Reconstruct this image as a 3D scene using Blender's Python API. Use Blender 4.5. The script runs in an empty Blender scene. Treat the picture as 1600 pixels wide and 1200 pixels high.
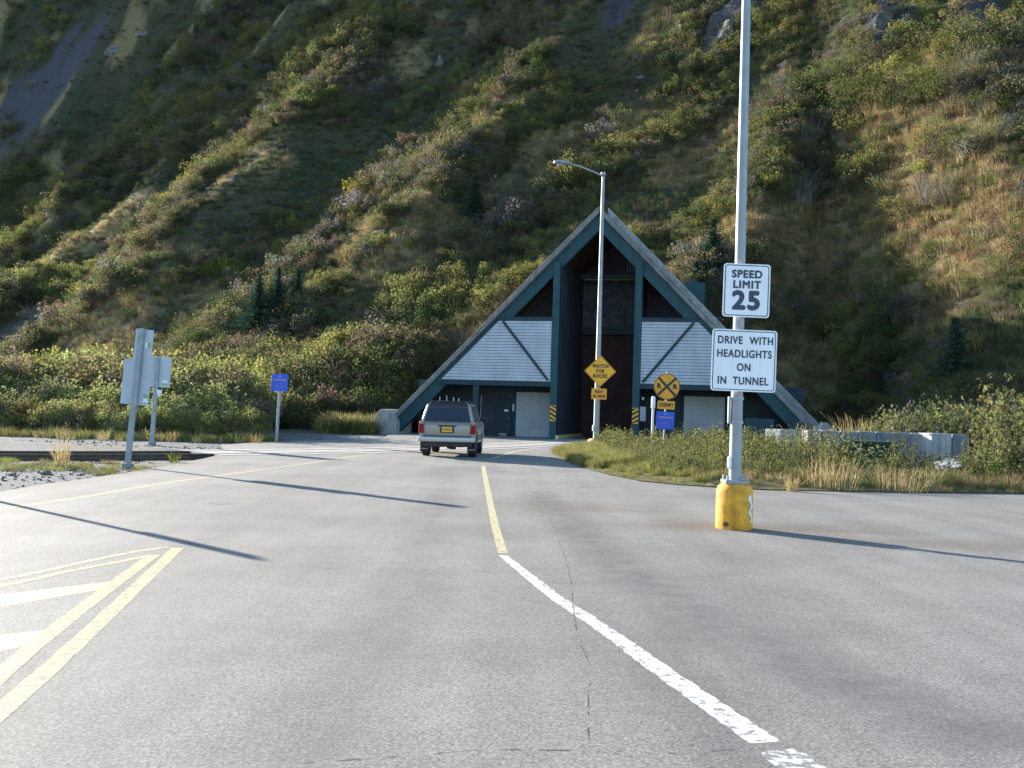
import bpy, bmesh, math, random
import numpy as np
from mathutils import Vector, Matrix

random.seed(7)
rng = np.random.default_rng(11)
sc = bpy.context.scene
C = sc.collection
R = math.radians

# ------------------------------------------------------------------ camera
EYE = Vector((0, 0, 1.5))
F_PX = 1555.0
PITCH, ROLL = math.atan(40 / F_PX), R(1.7)
CAM_ROT = Matrix.Rotation(math.pi / 2 + PITCH, 3, 'X') @ Matrix.Rotation(ROLL, 3, 'Z')
cam_d = bpy.data.cameras.new('camera')
cam_d.sensor_width = 36.0
cam_d.lens = 36.0 * F_PX / 1600
cam_d.clip_end = 5000
cam = bpy.data.objects.new('camera', cam_d)
C.objects.link(cam)
cam.matrix_world = Matrix.Translation(EYE) @ CAM_ROT.to_4x4()
sc.camera = cam


def ray(px, py):
    return CAM_ROT @ Vector(((px - 800) / F_PX, (600 - py) / F_PX, -1))


def gp(px, py, z=0.0):
    """where the sight line of a photo point meets the level z"""
    d = ray(px, py)
    t = (z - EYE.z) / d.z
    return Vector((EYE.x + d.x * t, EYE.y + d.y * t, z))


# ------------------------------------------------------------------ sun and sky
SUN_AZ, SUN_EL = R(-47), R(16.5)
SUN = Vector((math.sin(SUN_AZ) * math.cos(SUN_EL), math.cos(SUN_AZ) * math.cos(SUN_EL), math.sin(SUN_EL)))
w = bpy.data.worlds.new('World')
sc.world = w
w.use_nodes = True
nt = w.node_tree
bg = nt.nodes['Background']
sky = nt.nodes.new('ShaderNodeTexSky')
sky.sky_type = 'NISHITA'
sky.sun_disc = False
sky.sun_elevation = SUN_EL
sky.sun_rotation = SUN_AZ
sky.air_density = 1.0
sky.dust_density = 0.4
sky.ozone_density = 3.0
nt.links.new(sky.outputs[0], bg.inputs[0])
bg.inputs[1].default_value = 0.14
sl = bpy.data.lights.new('sun', 'SUN')
sl.energy = 5.0
sl.angle = R(0.5)
sl.color = (1.0, 0.93, 0.82)
so = bpy.data.objects.new('sun', sl)
so.rotation_euler = SUN.to_track_quat('Z', 'Y').to_euler()
so.location = SUN * 300
C.objects.link(so)
sc.view_settings.view_transform = 'Standard'
sc.view_settings.look = 'None'
sc.view_settings.exposure = 1.72
sc.view_settings.gamma = 1.0


# ------------------------------------------------------------------ numeric noise
def vnoise(x, y, seed=0.0):
    xi, yi = np.floor(x), np.floor(y)
    fx, fy = x - xi, y - yi
    fx = fx * fx * (3 - 2 * fx)
    fy = fy * fy * (3 - 2 * fy)

    def h(a, b):
        v = np.sin(a * 127.1 + b * 311.7 + seed * 74.7) * 43758.5453
        return v - np.floor(v)
    return (h(xi, yi) * (1 - fx) + h(xi + 1, yi) * fx) * (1 - fy) + (h(xi, yi + 1) * (1 - fx) + h(xi + 1, yi + 1) * fx) * fy


def fbm(x, y, seed=0.0, octv=4):
    s, a, n = 0, 1.0, 0
    for i in range(octv):
        s = s + a * vnoise(x * 2 ** i, y * 2 ** i, seed + i * 3.3)
        n += a
        a *= 0.5
    return s / n


def sstep(a, b, x):
    t = np.clip((x - a) / (b - a), 0, 1)
    return t * t * (3 - 2 * t)


# ------------------------------------------------------------------ materials
def mat(name, color, rough=0.7, metal=0.0, var=0.0, vscale=6.0, var2=None, bump=0.0, bscale=40.0, spec=0.4, detail=5):
    m = bpy.data.materials.new(name)
    m.use_nodes = True
    n, l = m.node_tree.nodes, m.node_tree.links
    p = n['Principled BSDF']
    p.inputs['Roughness'].default_value = rough
    p.inputs['Metallic'].default_value = metal
    p.inputs['Specular IOR Level'].default_value = spec
    c = (*color, 1)
    p.inputs['Base Color'].default_value = c
    tc = n.new('ShaderNodeTexCoord')
    if var or var2:
        t = n.new('ShaderNodeTexNoise')
        t.inputs['Scale'].default_value = vscale
        t.inputs['Detail'].default_value = detail
        t.inputs['Roughness'].default_value = 0.65
        l.new(tc.outputs['Object'], t.inputs['Vector'])
        r = n.new('ShaderNodeValToRGB')
        r.color_ramp.elements[0].position = 0.32
        r.color_ramp.elements[1].position = 0.68
        c2 = var2 if var2 else tuple(min(1, v * (1 + var)) for v in color)
        c1 = color if var2 else tuple(v * (1 - var) for v in color)
        r.color_ramp.elements[0].color = (*c1, 1)
        r.color_ramp.elements[1].color = (*c2, 1)
        l.new(t.outputs[0], r.inputs[0])
        l.new(r.outputs[0], p.inputs['Base Color'])
    if bump:
        t2 = n.new('ShaderNodeTexNoise')
        t2.inputs['Scale'].default_value = bscale
        t2.inputs['Detail'].default_value = 6
        l.new(tc.outputs['Object'], t2.inputs['Vector'])
        b = n.new('ShaderNodeBump')
        b.inputs['Strength'].default_value = bump
        b.inputs['Distance'].default_value = 0.05
        l.new(t2.outputs[0], b.inputs['Height'])
        l.new(b.outputs[0], p.inputs['Normal'])
    return m


def streak(m, lo=0.72, hi=1.08, sx=2.5, sz=0.22):
    """vertical run-down stains that belong to the surface"""
    n, l = m.node_tree.nodes, m.node_tree.links
    p = n['Principled BSDF']
    tc = n.new('ShaderNodeTexCoord')
    mp = n.new('ShaderNodeMapping')
    mp.inputs['Scale'].default_value = (sx, sx, sz)
    t = n.new('ShaderNodeTexNoise')
    t.inputs['Scale'].default_value = 2.0
    t.inputs['Detail'].default_value = 8
    t.inputs['Roughness'].default_value = 0.7
    l.new(tc.outputs['Object'], mp.inputs[0])
    l.new(mp.outputs[0], t.inputs['Vector'])
    mr = n.new('ShaderNodeMapRange')
    mr.inputs[1].default_value, mr.inputs[2].default_value = 0.35, 0.62
    mr.inputs[3].default_value, mr.inputs[4].default_value = lo, hi
    l.new(t.outputs[0], mr.inputs[0])
    vm = n.new('ShaderNodeVectorMath')
    vm.operation = 'SCALE'
    src = p.inputs['Base Color'].links[0].from_socket
    l.new(src, vm.inputs[0])
    l.new(mr.outputs[0], vm.inputs['Scale'])
    l.new(vm.outputs[0], p.inputs['Base Color'])


def leaf_mat(name, color=None, trans=0.5, var=0.35):
    """leaf: diffuse + translucent; colour None = the plant's own tint attribute"""
    m = bpy.data.materials.new(name)
    m.use_nodes = True
    n, l = m.node_tree.nodes, m.node_tree.links
    n.remove(n['Principled BSDF'])
    out = n['Material Output']
    d, t = n.new('ShaderNodeBsdfDiffuse'), n.new('ShaderNodeBsdfTranslucent')
    mx = n.new('ShaderNodeMixShader')
    mx.inputs[0].default_value = trans
    if color is None:
        a = n.new('ShaderNodeAttribute')
        a.attribute_type = 'INSTANCER'
        a.attribute_name = 'tint'
        src = a.outputs['Color']
    else:
        rgb = n.new('ShaderNodeRGB')
        rgb.outputs[0].default_value = (*color, 1)
        src = rgb.outputs[0]
    tc = n.new('ShaderNodeTexCoord')
    tx = n.new('ShaderNodeTexNoise')
    tx.inputs['Scale'].default_value = 9.0
    tx.inputs['Detail'].default_value = 3
    l.new(tc.outputs['Object'], tx.inputs['Vector'])
    mr = n.new('ShaderNodeMapRange')
    mr.inputs[1].default_value, mr.inputs[2].default_value = 0.3, 0.7
    mr.inputs[3].default_value, mr.inputs[4].default_value = 1 - var, 1 + var
    l.new(tx.outputs[0], mr.inputs[0])
    vm = n.new('ShaderNodeVectorMath')
    vm.operation = 'SCALE'
    l.new(src, vm.inputs[0])
    l.new(mr.outputs[0], vm.inputs['Scale'])
    l.new(vm.outputs[0], d.inputs[0])
    l.new(vm.outputs[0], t.inputs[0])
    l.new(d.outputs[0], mx.inputs[1])
    l.new(t.outputs[0], mx.inputs[2])
    l.new(mx.outputs[0], out.inputs[0])
    return m


def vcol_mat(name, rough=0.9, nscale=1.5, bump=0.6, bscale=3.0):
    """terrain: vertex colour 'tint' broken up by noise"""
    m = bpy.data.materials.new(name)
    m.use_nodes = True
    n, l = m.node_tree.nodes, m.node_tree.links
    p = n['Principled BSDF']
    p.inputs['Roughness'].default_value = rough
    p.inputs['Specular IOR Level'].default_value = 0.2
    a = n.new('ShaderNodeAttribute')
    a.attribute_name = 'tint'
    tc = n.new('ShaderNodeTexCoord')
    t = n.new('ShaderNodeTexNoise')
    t.inputs['Scale'].default_value = nscale
    t.inputs['Detail'].default_value = 8
    t.inputs['Roughness'].default_value = 0.7
    l.new(tc.outputs['Object'], t.inputs['Vector'])
    mr = n.new('ShaderNodeMapRange')
    mr.inputs[1].default_value, mr.inputs[2].default_value = 0.3, 0.7
    mr.inputs[3].default_value, mr.inputs[4].default_value = 0.5, 1.5
    l.new(t.outputs[0], mr.inputs[0])
    vm = n.new('ShaderNodeVectorMath')
    vm.operation = 'SCALE'
    l.new(a.outputs['Color'], vm.inputs[0])
    l.new(mr.outputs[0], vm.inputs['Scale'])
    l.new(vm.outputs[0], p.inputs['Base Color'])
    t2 = n.new('ShaderNodeTexNoise')
    t2.inputs['Scale'].default_value = bscale
    t2.inputs['Detail'].default_value = 8
    t2.inputs['Roughness'].default_value = 0.7
    l.new(tc.outputs['Object'], t2.inputs['Vector'])
    b = n.new('ShaderNodeBump')
    b.inputs['Strength'].default_value = bump
    b.inputs['Distance'].default_value = 0.3
    l.new(t2.outputs[0], b.inputs['Height'])
    l.new(b.outputs[0], p.inputs['Normal'])
    return m


M = {}
M['concrete'] = mat('concrete', (0.34, 0.33, 0.30), 0.85, var=0.25, vscale=3, bump=0.2, bscale=18)
M['concrete_pale'] = mat('concrete_pale', (0.36, 0.355, 0.33), 0.85, var=0.2, vscale=4, bump=0.2, bscale=18)
M['concrete_dark'] = mat('concrete_dark', (0.20, 0.205, 0.20), 0.85, var=0.3, vscale=3, bump=0.2, bscale=18)
M['roof_concrete'] = mat('roof_concrete', (0.20, 0.195, 0.185), 0.8, var=0.3, vscale=1.2, bump=0.2, bscale=10)
M['teal'] = mat('teal_paint', (0.008, 0.055, 0.066), 0.55, var=0.2, vscale=2)
M['teal_dark'] = mat('teal_dark_paint', (0.007, 0.030, 0.040), 0.6, var=0.2, vscale=2)
M['siding'] = mat('white_siding', (0.42, 0.45, 0.49), 0.5, var=0.12, vscale=0.8)
M['garage'] = mat('white_garage_door', (0.42, 0.45, 0.47), 0.55, var=0.10, vscale=1.2)
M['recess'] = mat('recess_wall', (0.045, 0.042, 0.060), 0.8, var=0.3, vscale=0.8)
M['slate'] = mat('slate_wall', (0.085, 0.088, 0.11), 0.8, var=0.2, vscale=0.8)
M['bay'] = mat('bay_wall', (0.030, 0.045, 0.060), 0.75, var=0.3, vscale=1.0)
M['soffit'] = mat('soffit_boards', (0.075, 0.045, 0.030), 0.8, var=0.4, vscale=3)
M['rockpanel'] = mat('stone_panel', (0.075, 0.085, 0.10), 0.9, var=0.55, vscale=2.2, bump=0.8, bscale=4)
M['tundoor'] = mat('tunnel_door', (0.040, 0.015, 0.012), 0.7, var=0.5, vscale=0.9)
M['darkhole'] = mat('dark_opening', (0.010, 0.011, 0.012), 0.9)
M['galv'] = mat('galvanised_steel', (0.27, 0.28, 0.29), 0.5, metal=0.35, var=0.12, vscale=5)
M['galv_dull'] = mat('dull_steel', (0.30, 0.32, 0.34), 0.6, metal=0.3, var=0.2, vscale=6)
M['alu'] = mat('aluminium_plate', (0.42, 0.46, 0.50), 0.5, metal=0.3, var=0.06, vscale=3)
M['white_sign'] = mat('white_sign_sheet', (0.78, 0.79, 0.80), 0.45, var=0.03, vscale=2)
M['black'] = mat('black_legend', (0.02, 0.022, 0.026), 0.5)
M['navy'] = mat('faded_black_legend', (0.035, 0.05, 0.075), 0.5)
M['yellow_sign'] = mat('yellow_sign_sheet', (0.80, 0.39, 0.015), 0.45, var=0.06, vscale=4)
M['amber_sign'] = mat('amber_sign_sheet', (0.74, 0.32, 0.015), 0.45, var=0.06, vscale=4)
M['blue_sign'] = mat('blue_sign_sheet', (0.03, 0.09, 0.52), 0.45, var=0.08, vscale=6)
M['orange_ink'] = mat('orange_legend', (0.65, 0.33, 0.16), 0.5)
M['pink_ink'] = mat('faded_red_legend', (0.33, 0.16, 0.34), 0.5)
M['pale_ink'] = mat('pale_legend', (0.45, 0.55, 0.72), 0.5)
M['yellow_conc'] = mat('yellow_painted_concrete', (0.66, 0.32, 0.03), 0.75, var=0.30, vscale=5, bump=0.15, bscale=14)
M['cream_conc'] = mat('faded_yellow_concrete', (0.66, 0.52, 0.22), 0.7, var=0.2, vscale=5)
M['white_paint'] = mat('white_bare_paint', (0.75, 0.74, 0.70), 0.7, var=0.1, vscale=8)
M['green_box'] = mat('green_cabinet', (0.014, 0.050, 0.042), 0.8, var=0.15, vscale=2, spec=0.15)
M['rail'] = mat('rusty_rail', (0.075, 0.050, 0.038), 0.6, metal=0.2, var=0.4, vscale=6)
M['railtop'] = mat('worn_rail_head', (0.30, 0.27, 0.23), 0.4, metal=0.6, var=0.2, vscale=9)
M['timber'] = mat('sleeper_timber', (0.06, 0.05, 0.042), 0.9, var=0.4, vscale=5)
M['panel'] = mat('crossing_concrete', (0.33, 0.31, 0.28), 0.85, var=0.18, vscale=2.0, bump=0.2, bscale=20)
M['rock'] = mat('grey_rock', (0.085, 0.085, 0.085), 0.9, var2=(0.20, 0.195, 0.18), vscale=1.5, bump=0.9, bscale=4)
M['rock_pale'] = mat('pale_rock', (0.36, 0.36, 0.35), 0.9, var=0.2, vscale=3, bump=0.6, bscale=6)
M['bark'] = mat('bark', (0.075, 0.06, 0.045), 0.9, var=0.3, vscale=9)
M['twig'] = mat('grey_twigs', (0.22, 0.20, 0.175), 0.9, var=0.25, vscale=6)
M['silver'] = mat('silver_paint', (0.33, 0.305, 0.265), 0.30, metal=0.35, spec=0.6)
M['cladding'] = mat('lower_cladding', (0.17, 0.165, 0.155), 0.5, metal=0.2, var=0.1, vscale=4)
M['chrome'] = mat('bumper_metal', (0.42, 0.41, 0.39), 0.45, metal=0.5)
M['glass'] = mat('tinted_glass', (0.010, 0.012, 0.020), 0.08, spec=0.8)
M['rubber'] = mat('rubber', (0.018, 0.018, 0.018), 0.85)
M['trim'] = mat('black_trim', (0.022, 0.023, 0.026), 0.6)
M['seam'] = mat('panel_seam', (0.10, 0.10, 0.10), 0.6)
M['tail'] = mat('red_lens', (0.26, 0.006, 0.008), 0.5, spec=0.15)
M['amberlens'] = mat('amber_lens', (0.50, 0.14, 0.04), 0.25, spec=0.6)
M['plate'] = mat('gold_plate', (0.72, 0.42, 0.04), 0.45)
M['plate_blue'] = mat('plate_ink', (0.03, 0.04, 0.12), 0.5)
M['paper'] = mat('paper', (0.75, 0.75, 0.74), 0.8)
M['sticker'] = mat('green_sticker', (0.22, 0.42, 0.12), 0.6)
M['lamp_glass'] = mat('lamp_lens', (0.35, 0.36, 0.36), 0.2, spec=0.6)
M['leaf'] = leaf_mat('shrub_leaves')
M['blade'] = leaf_mat('grass_blades', trans=0.4)
M['stem'] = mat('shrub_stems', (0.11, 0.095, 0.08), 0.9)
M['leaf_spruce'] = leaf_mat('spruce_needles', (0.036, 0.070, 0.046), 0.3)
M['leaf_yellow'] = leaf_mat('yellow_leaves', (0.30, 0.24, 0.030), 0.45)
M['leaf_lime'] = leaf_mat('yellow_green_leaves', (0.15, 0.17, 0.025), 0.45)
M['leaf_pale'] = leaf_mat('pale_green_leaves', (0.16, 0.19, 0.060), 0.45)
M['leaf_olive'] = leaf_mat('olive_leaves', (0.085, 0.10, 0.028), 0.45)
M['straw'] = leaf_mat('dry_straw', (0.42, 0.32, 0.16), 0.4)
M['terrain'] = vcol_mat('hillside_soil', nscale=2.2, bump=1.0, bscale=3.0)
M['ground'] = vcol_mat('gravel_ground', nscale=14.0, bump=0.45, bscale=30.0)
M['tar'] = mat('tar_seal', (0.07, 0.068, 0.065), 0.8, var2=(0.20, 0.19, 0.17), vscale=9)


for k_ in ('siding', 'garage', 'teal', 'concrete', 'concrete_dark', 'concrete_pale', 'roof_concrete', 'yellow_conc', 'slate', 'recess'):
    streak(M[k_], *((0.88, 1.04) if k_ in ('siding', 'garage') else (0.72, 1.08)))
streak(M['white_sign'], 0.9, 1.03)


def broken_paint(name, color, hole=0.42, scale=14.0):
    """road paint with worn gaps that show the asphalt colour"""
    m = mat(name, color, 0.75)
    n, l = m.node_tree.nodes, m.node_tree.links
    p = n['Principled BSDF']
    tc = n.new('ShaderNodeTexCoord')
    t = n.new('ShaderNodeTexNoise')
    t.inputs['Scale'].default_value = scale
    t.inputs['Detail'].default_value = 10
    t.inputs['Roughness'].default_value = 0.75
    l.new(tc.outputs['Object'], t.inputs['Vector'])
    r = n.new('ShaderNodeValToRGB')
    r.color_ramp.elements[0].position = hole - 0.05
    r.color_ramp.elements[1].position = hole + 0.05
    r.color_ramp.elements[0].color = (0.20, 0.19, 0.17, 1)
    r.color_ramp.elements[1].color = (*color, 1)
    l.new(t.outputs[0], r.inputs[0])
    l.new(r.outputs[0], p.inputs['Base Color'])
    return m


M['p_white'] = broken_paint('white_road_paint', (0.68, 0.67, 0.64), 0.46)
M['p_white_worn'] = broken_paint('worn_white_road_paint', (0.66, 0.65, 0.62), 0.52)
M['p_yellow'] = broken_paint('yellow_road_paint', (0.50, 0.40, 0.19), 0.47)
M['p_yellow_worn'] = broken_paint('worn_yellow_road_paint', (0.54, 0.45, 0.24), 0.47)
M['p_pale'] = broken_paint('pale_yellow_road_paint', (0.60, 0.49, 0.24), 0.38)


def asphalt_mat():
    m = bpy.data.materials.new('asphalt')
    m.use_nodes = True
    n, l = m.node_tree.nodes, m.node_tree.links
    p = n['Principled BSDF']
    p.inputs['Roughness'].default_value = 0.8
    p.inputs['Specular IOR Level'].default_value = 0.3
    tc = n.new('ShaderNodeTexCoord')

    def noise(scale, detail, lo, hi, rough=0.6, stretch=None):
        t = n.new('ShaderNodeTexNoise')
        t.inputs['Scale'].default_value = scale
        t.inputs['Detail'].default_value = detail
        t.inputs['Roughness'].default_value = rough
        if stretch:
            mp = n.new('ShaderNodeMapping')
            mp.inputs['Rotation'].default_value = (0, 0, stretch[0])
            mp.inputs['Scale'].default_value = (stretch[1], stretch[2], 1)
            l.new(tc.outputs['Object'], mp.inputs[0])
            l.new(mp.outputs[0], t.inputs['Vector'])
        else:
            l.new(tc.outputs['Object'], t.inputs['Vector'])
        mr = n.new('ShaderNodeMapRange')
        mr.inputs[1].default_value, mr.inputs[2].default_value = 0.3, 0.7
        mr.inputs[3].default_value, mr.inputs[4].default_value = lo, hi
        l.new(t.outputs[0], mr.inputs[0])
        return mr.outputs[0], t

    a, _ = noise(0.35, 9, 0.74, 1.18, 0.7)
    b, fine = noise(48.0, 5, 0.52, 1.48, 0.8)
    c, _ = noise(1.0, 6, 0.84, 1.12, 0.65, (R(28), 1.6, 0.14))
    v = n.new('ShaderNodeTexVoronoi')
    v.inputs['Scale'].default_value = 95.0
    l.new(tc.outputs['Object'], v.inputs['Vector'])
    mv = n.new('ShaderNodeMapRange')
    mv.inputs[1].default_value, mv.inputs[2].default_value = 0.0, 1.0
    mv.inputs[3].default_value, mv.inputs[4].default_value = 0.65, 1.35
    sepc = n.new('ShaderNodeSeparateColor')
    l.new(v.outputs['Color'], sepc.inputs[0])
    l.new(sepc.outputs[0], mv.inputs[0])

    def mul(x, y):
        q = n.new('ShaderNodeMath')
        q.operation = 'MULTIPLY'
        l.new(x, q.inputs[0])
        l.new(y, q.inputs[1])
        return q.outputs[0]
    tot = mul(mul(a, b), mul(c, mv.outputs[0]))
    base = n.new('ShaderNodeVectorMath')
    base.operation = 'SCALE'
    base.inputs[0].default_value = (0.222, 0.208, 0.184)
    l.new(tot, base.inputs['Scale'])
    # brown dirt spread round the yellow pole base, darker oily wheel path
    mix = n.new('ShaderNodeMix')
    mix.data_type = 'RGBA'
    a_ = n.new('ShaderNodeAttribute')
    a_.attribute_name = 'dirt'
    dn, _ = noise(1.3, 6, 0.3, 1.2, 0.7, (R(-10), 0.35, 1.2))
    l.new(mul(a_.outputs['Fac'], dn), mix.inputs[0])
    l.new(base.outputs[0], mix.inputs[6])
    mix.inputs[7].default_value = (0.125, 0.095, 0.065, 1)
    o_ = n.new('ShaderNodeAttribute')
    o_.attribute_name = 'oil'
    on, _ = noise(2.2, 7, 0.1, 1.2, 0.75)
    mix2 = n.new('ShaderNodeMix')
    mix2.data_type = 'RGBA'
    l.new(mul(o_.outputs['Fac'], on), mix2.inputs[0])
    l.new(mix.outputs[2], mix2.inputs[6])
    mix2.inputs[7].default_value = (0.085, 0.082, 0.078, 1)
    l.new(mix2.outputs[2], p.inputs['Base Color'])
    bp = n.new('ShaderNodeBump')
    bp.inputs['Strength'].default_value = 0.35
    bp.inputs['Distance'].default_value = 0.012
    l.new(fine.outputs[0], bp.inputs['Height'])
    l.new(bp.outputs[0], p.inputs['Normal'])
    return m


M['asphalt'] = asphalt_mat()


# ------------------------------------------------------------------ mesh builder
class MB:
    def __init__(self):
        self.v, self.f = [], []

    def add(self, vs, fs):
        o = len(self.v)
        self.v += [tuple(p) for p in vs]
        self.f += [tuple(i + o for i in f) for f in fs]

    def box(self, c, s, rot=None):
        vs = []
        for dz in (-.5, .5):
            for dx, dy in ((-.5, -.5), (.5, -.5), (.5, .5), (-.5, .5)):
                p = Vector((dx * s[0], dy * s[1], dz * s[2]))
                if rot:
                    p = rot @ p
                vs.append(p + Vector(c))
        self.add(vs, [(0, 3, 2, 1), (4, 5, 6, 7), (0, 1, 5, 4), (1, 2, 6, 5), (2, 3, 7, 6), (3, 0, 4, 7)])

    def span(self, a, b):
        a, b = Vector(a), Vector(b)
        self.box((a + b) / 2, [abs(x) for x in (b - a)])

    def prism(self, pts, y0, y1):
        """polygon in x,z pulled from y0 to y1"""
        n = len(pts)
        area = sum(pts[i][0] * pts[(i + 1) % n][1] - pts[(i + 1) % n][0] * pts[i][1] for i in range(n))
        if area < 0:
            pts = pts[::-1]
        vs = [(p[0], y0, p[1]) for p in pts] + [(p[0], y1, p[1]) for p in pts]
        fs = [tuple(range(n)), tuple(range(2 * n - 1, n - 1, -1))]
        fs += [(i, i + n, (i + 1) % n + n, (i + 1) % n) for i in range(n)]
        self.add(vs, fs)

    def tube(self, path, rad, seg=12, cap=True):
        path = [Vector(p) for p in path]
        if not isinstance(rad, (list, tuple)):
            rad = [rad] * len(path)
        vs, fs = [], []
        for i, p in enumerate(path):
            t = (path[min(i + 1, len(path) - 1)] - path[max(i - 1, 0)]).normalized()
            ref = Vector((0, 1, 0)) if abs(t.y) < 0.9 else Vector((1, 0, 0))
            a = t.cross(ref).normalized()
            b = t.cross(a)
            for k in range(seg):
                an = 2 * math.pi * k / seg
                vs.append(p + (a * math.cos(an) + b * math.sin(an)) * rad[i])
        for i in range(len(path) - 1):
            for k in range(seg):
                k2 = (k + 1) % seg
                fs.append((i * seg + k, i * seg + k2, (i + 1) * seg + k2, (i + 1) * seg + k))
        if cap:
            fs.append(tuple(range(seg - 1, -1, -1)))
            fs.append(tuple((len(path) - 1) * seg + k for k in range(seg)))
        self.add(vs, fs)

    def build(self, name, m, parent=None, bevel=0, smooth=False, seg=2):
        me = bpy.data.meshes.new(name)
        me.from_pydata(self.v, [], self.f)
        bm = bmesh.new()
        bm.from_mesh(me)
        bmesh.ops.recalc_face_normals(bm, faces=bm.faces)
        if bevel:
            bmesh.ops.remove_doubles(bm, verts=bm.verts, dist=1e-5)
            es = [e for e in bm.edges if len(e.link_faces) == 2 and e.calc_face_angle(0) > 0.4]
            bmesh.ops.bevel(bm, geom=es, offset=bevel, segments=seg, affect='EDGES', profile=0.5, clamp_overlap=True)
        bm.to_mesh(me)
        bm.free()
        if smooth:
            for p in me.polygons:
                p.use_smooth = True
            try:
                me.set_sharp_from_angle(angle=R(35))
            except Exception:
                pass
        me.materials.append(m)
        o = bpy.data.objects.new(name, me)
        C.objects.link(o)
        if parent:
            o.parent = parent
        return o


def tag(o, label=None, cat=None, group=None, kind=None):
    if label:
        o['label'] = label
    if cat:
        o['category'] = cat
    if group:
        o['group'] = group
    if kind:
        o['kind'] = kind
    return o


def thing(name, label, cat, loc=(0, 0, 0), rot=(0, 0, 0), group=None):
    o = bpy.data.objects.new(name, None)
    o.empty_display_size = 0.3
    C.objects.link(o)
    o.location = loc
    o.rotation_euler = rot
    return tag(o, label, cat, group)


def text(name, s, size, m, parent, loc, bold=0.0, spacing=1.0, sx=1.0, depth=0.002):
    """lettering in the parent's x,z plane, facing -y"""
    cu = bpy.data.curves.new(name, 'FONT')
    cu.body = s
    cu.size = size
    cu.align_x = 'CENTER'
    cu.align_y = 'CENTER'
    cu.extrude = depth
    cu.space_character = spacing
    cu.resolution_u = 4
    t = bpy.data.objects.new(name, cu)
    C.objects.link(t)
    dg = bpy.context.evaluated_depsgraph_get()
    me = bpy.data.meshes.new_from_object(t.evaluated_get(dg))
    bpy.data.objects.remove(t)
    me.transform(Matrix.Rotation(math.pi / 2, 4, 'X') @ Matrix.Scale(sx, 4, (1, 0, 0)))
    if bold:
        bm = bmesh.new()
        k = 0
        for dx, dz in ((0, 0), (-1, 0), (1, 0), (0, -1), (0, 1), (-.7, -.7), (.7, .7), (-.7, .7), (.7, -.7)):
            m2 = me.copy()
            m2.transform(Matrix.Translation((dx * bold, -0.00012 * k, dz * bold)))
            bm.from_mesh(m2)
            bpy.data.meshes.remove(m2)
            k += 1
        bm.to_mesh(me)
        bm.free()
    me.materials.clear()
    me.materials.append(m)
    o = bpy.data.objects.new(name, me)
    C.objects.link(o)
    o.parent = parent
    o.location = loc
    return o


def rrect(wd, ht, r, n=5):
    pts = []
    for cx, cz, a0 in ((wd / 2 - r, ht / 2 - r, 0), (-wd / 2 + r, ht / 2 - r, 90), (-wd / 2 + r, -ht / 2 + r, 180), (wd / 2 - r, -ht / 2 + r, 270)):
        for i in range(n + 1):
            a = R(a0 + 90 * i / n)
            pts.append((cx + r * math.cos(a), cz + r * math.sin(a)))
    return pts


def ring(outer, inner, y0, y1):
    """closed frame between two outlines of equal count, in x,z"""
    b = MB()
    n = len(outer)
    vs = [(p[0], y0, p[1]) for p in outer] + [(p[0], y0, p[1]) for p in inner] + \
         [(p[0], y1, p[1]) for p in outer] + [(p[0], y1, p[1]) for p in inner]
    fs = []
    for i in range(n):
        j = (i + 1) % n
        fs += [(i, j, n + j, n + i), (2 * n + i, 3 * n + i, 3 * n + j, 2 * n + j),
               (i, 2 * n + i, 2 * n + j, j), (n + i, n + j, 3 * n + j, 3 * n + i)]
    b.add(vs, fs)
    return b


# ------------------------------------------------------------------ tunnel portal frame
P_YAW = R(14)
cP, sP = math.cos(P_YAW), math.sin(P_YAW)
PO = gp(929, 688)


def to_portal(x, y):
    dx, dy = x - PO.x, y - PO.y
    return dx * cP - dy * sP, dx * sP + dy * cP


def from_portal(u, wv, z=0):
    return Vector((PO.x + u * cP + wv * sP, PO.y - u * sP + wv * cP, z))


# ------------------------------------------------------------------ hillside surface
HA_ = 12.4
GULLY = [-520, -400, -300, -230, -182, -150, -122, -74, -46, -25, 0, 16, 34, 60, 90]


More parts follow.
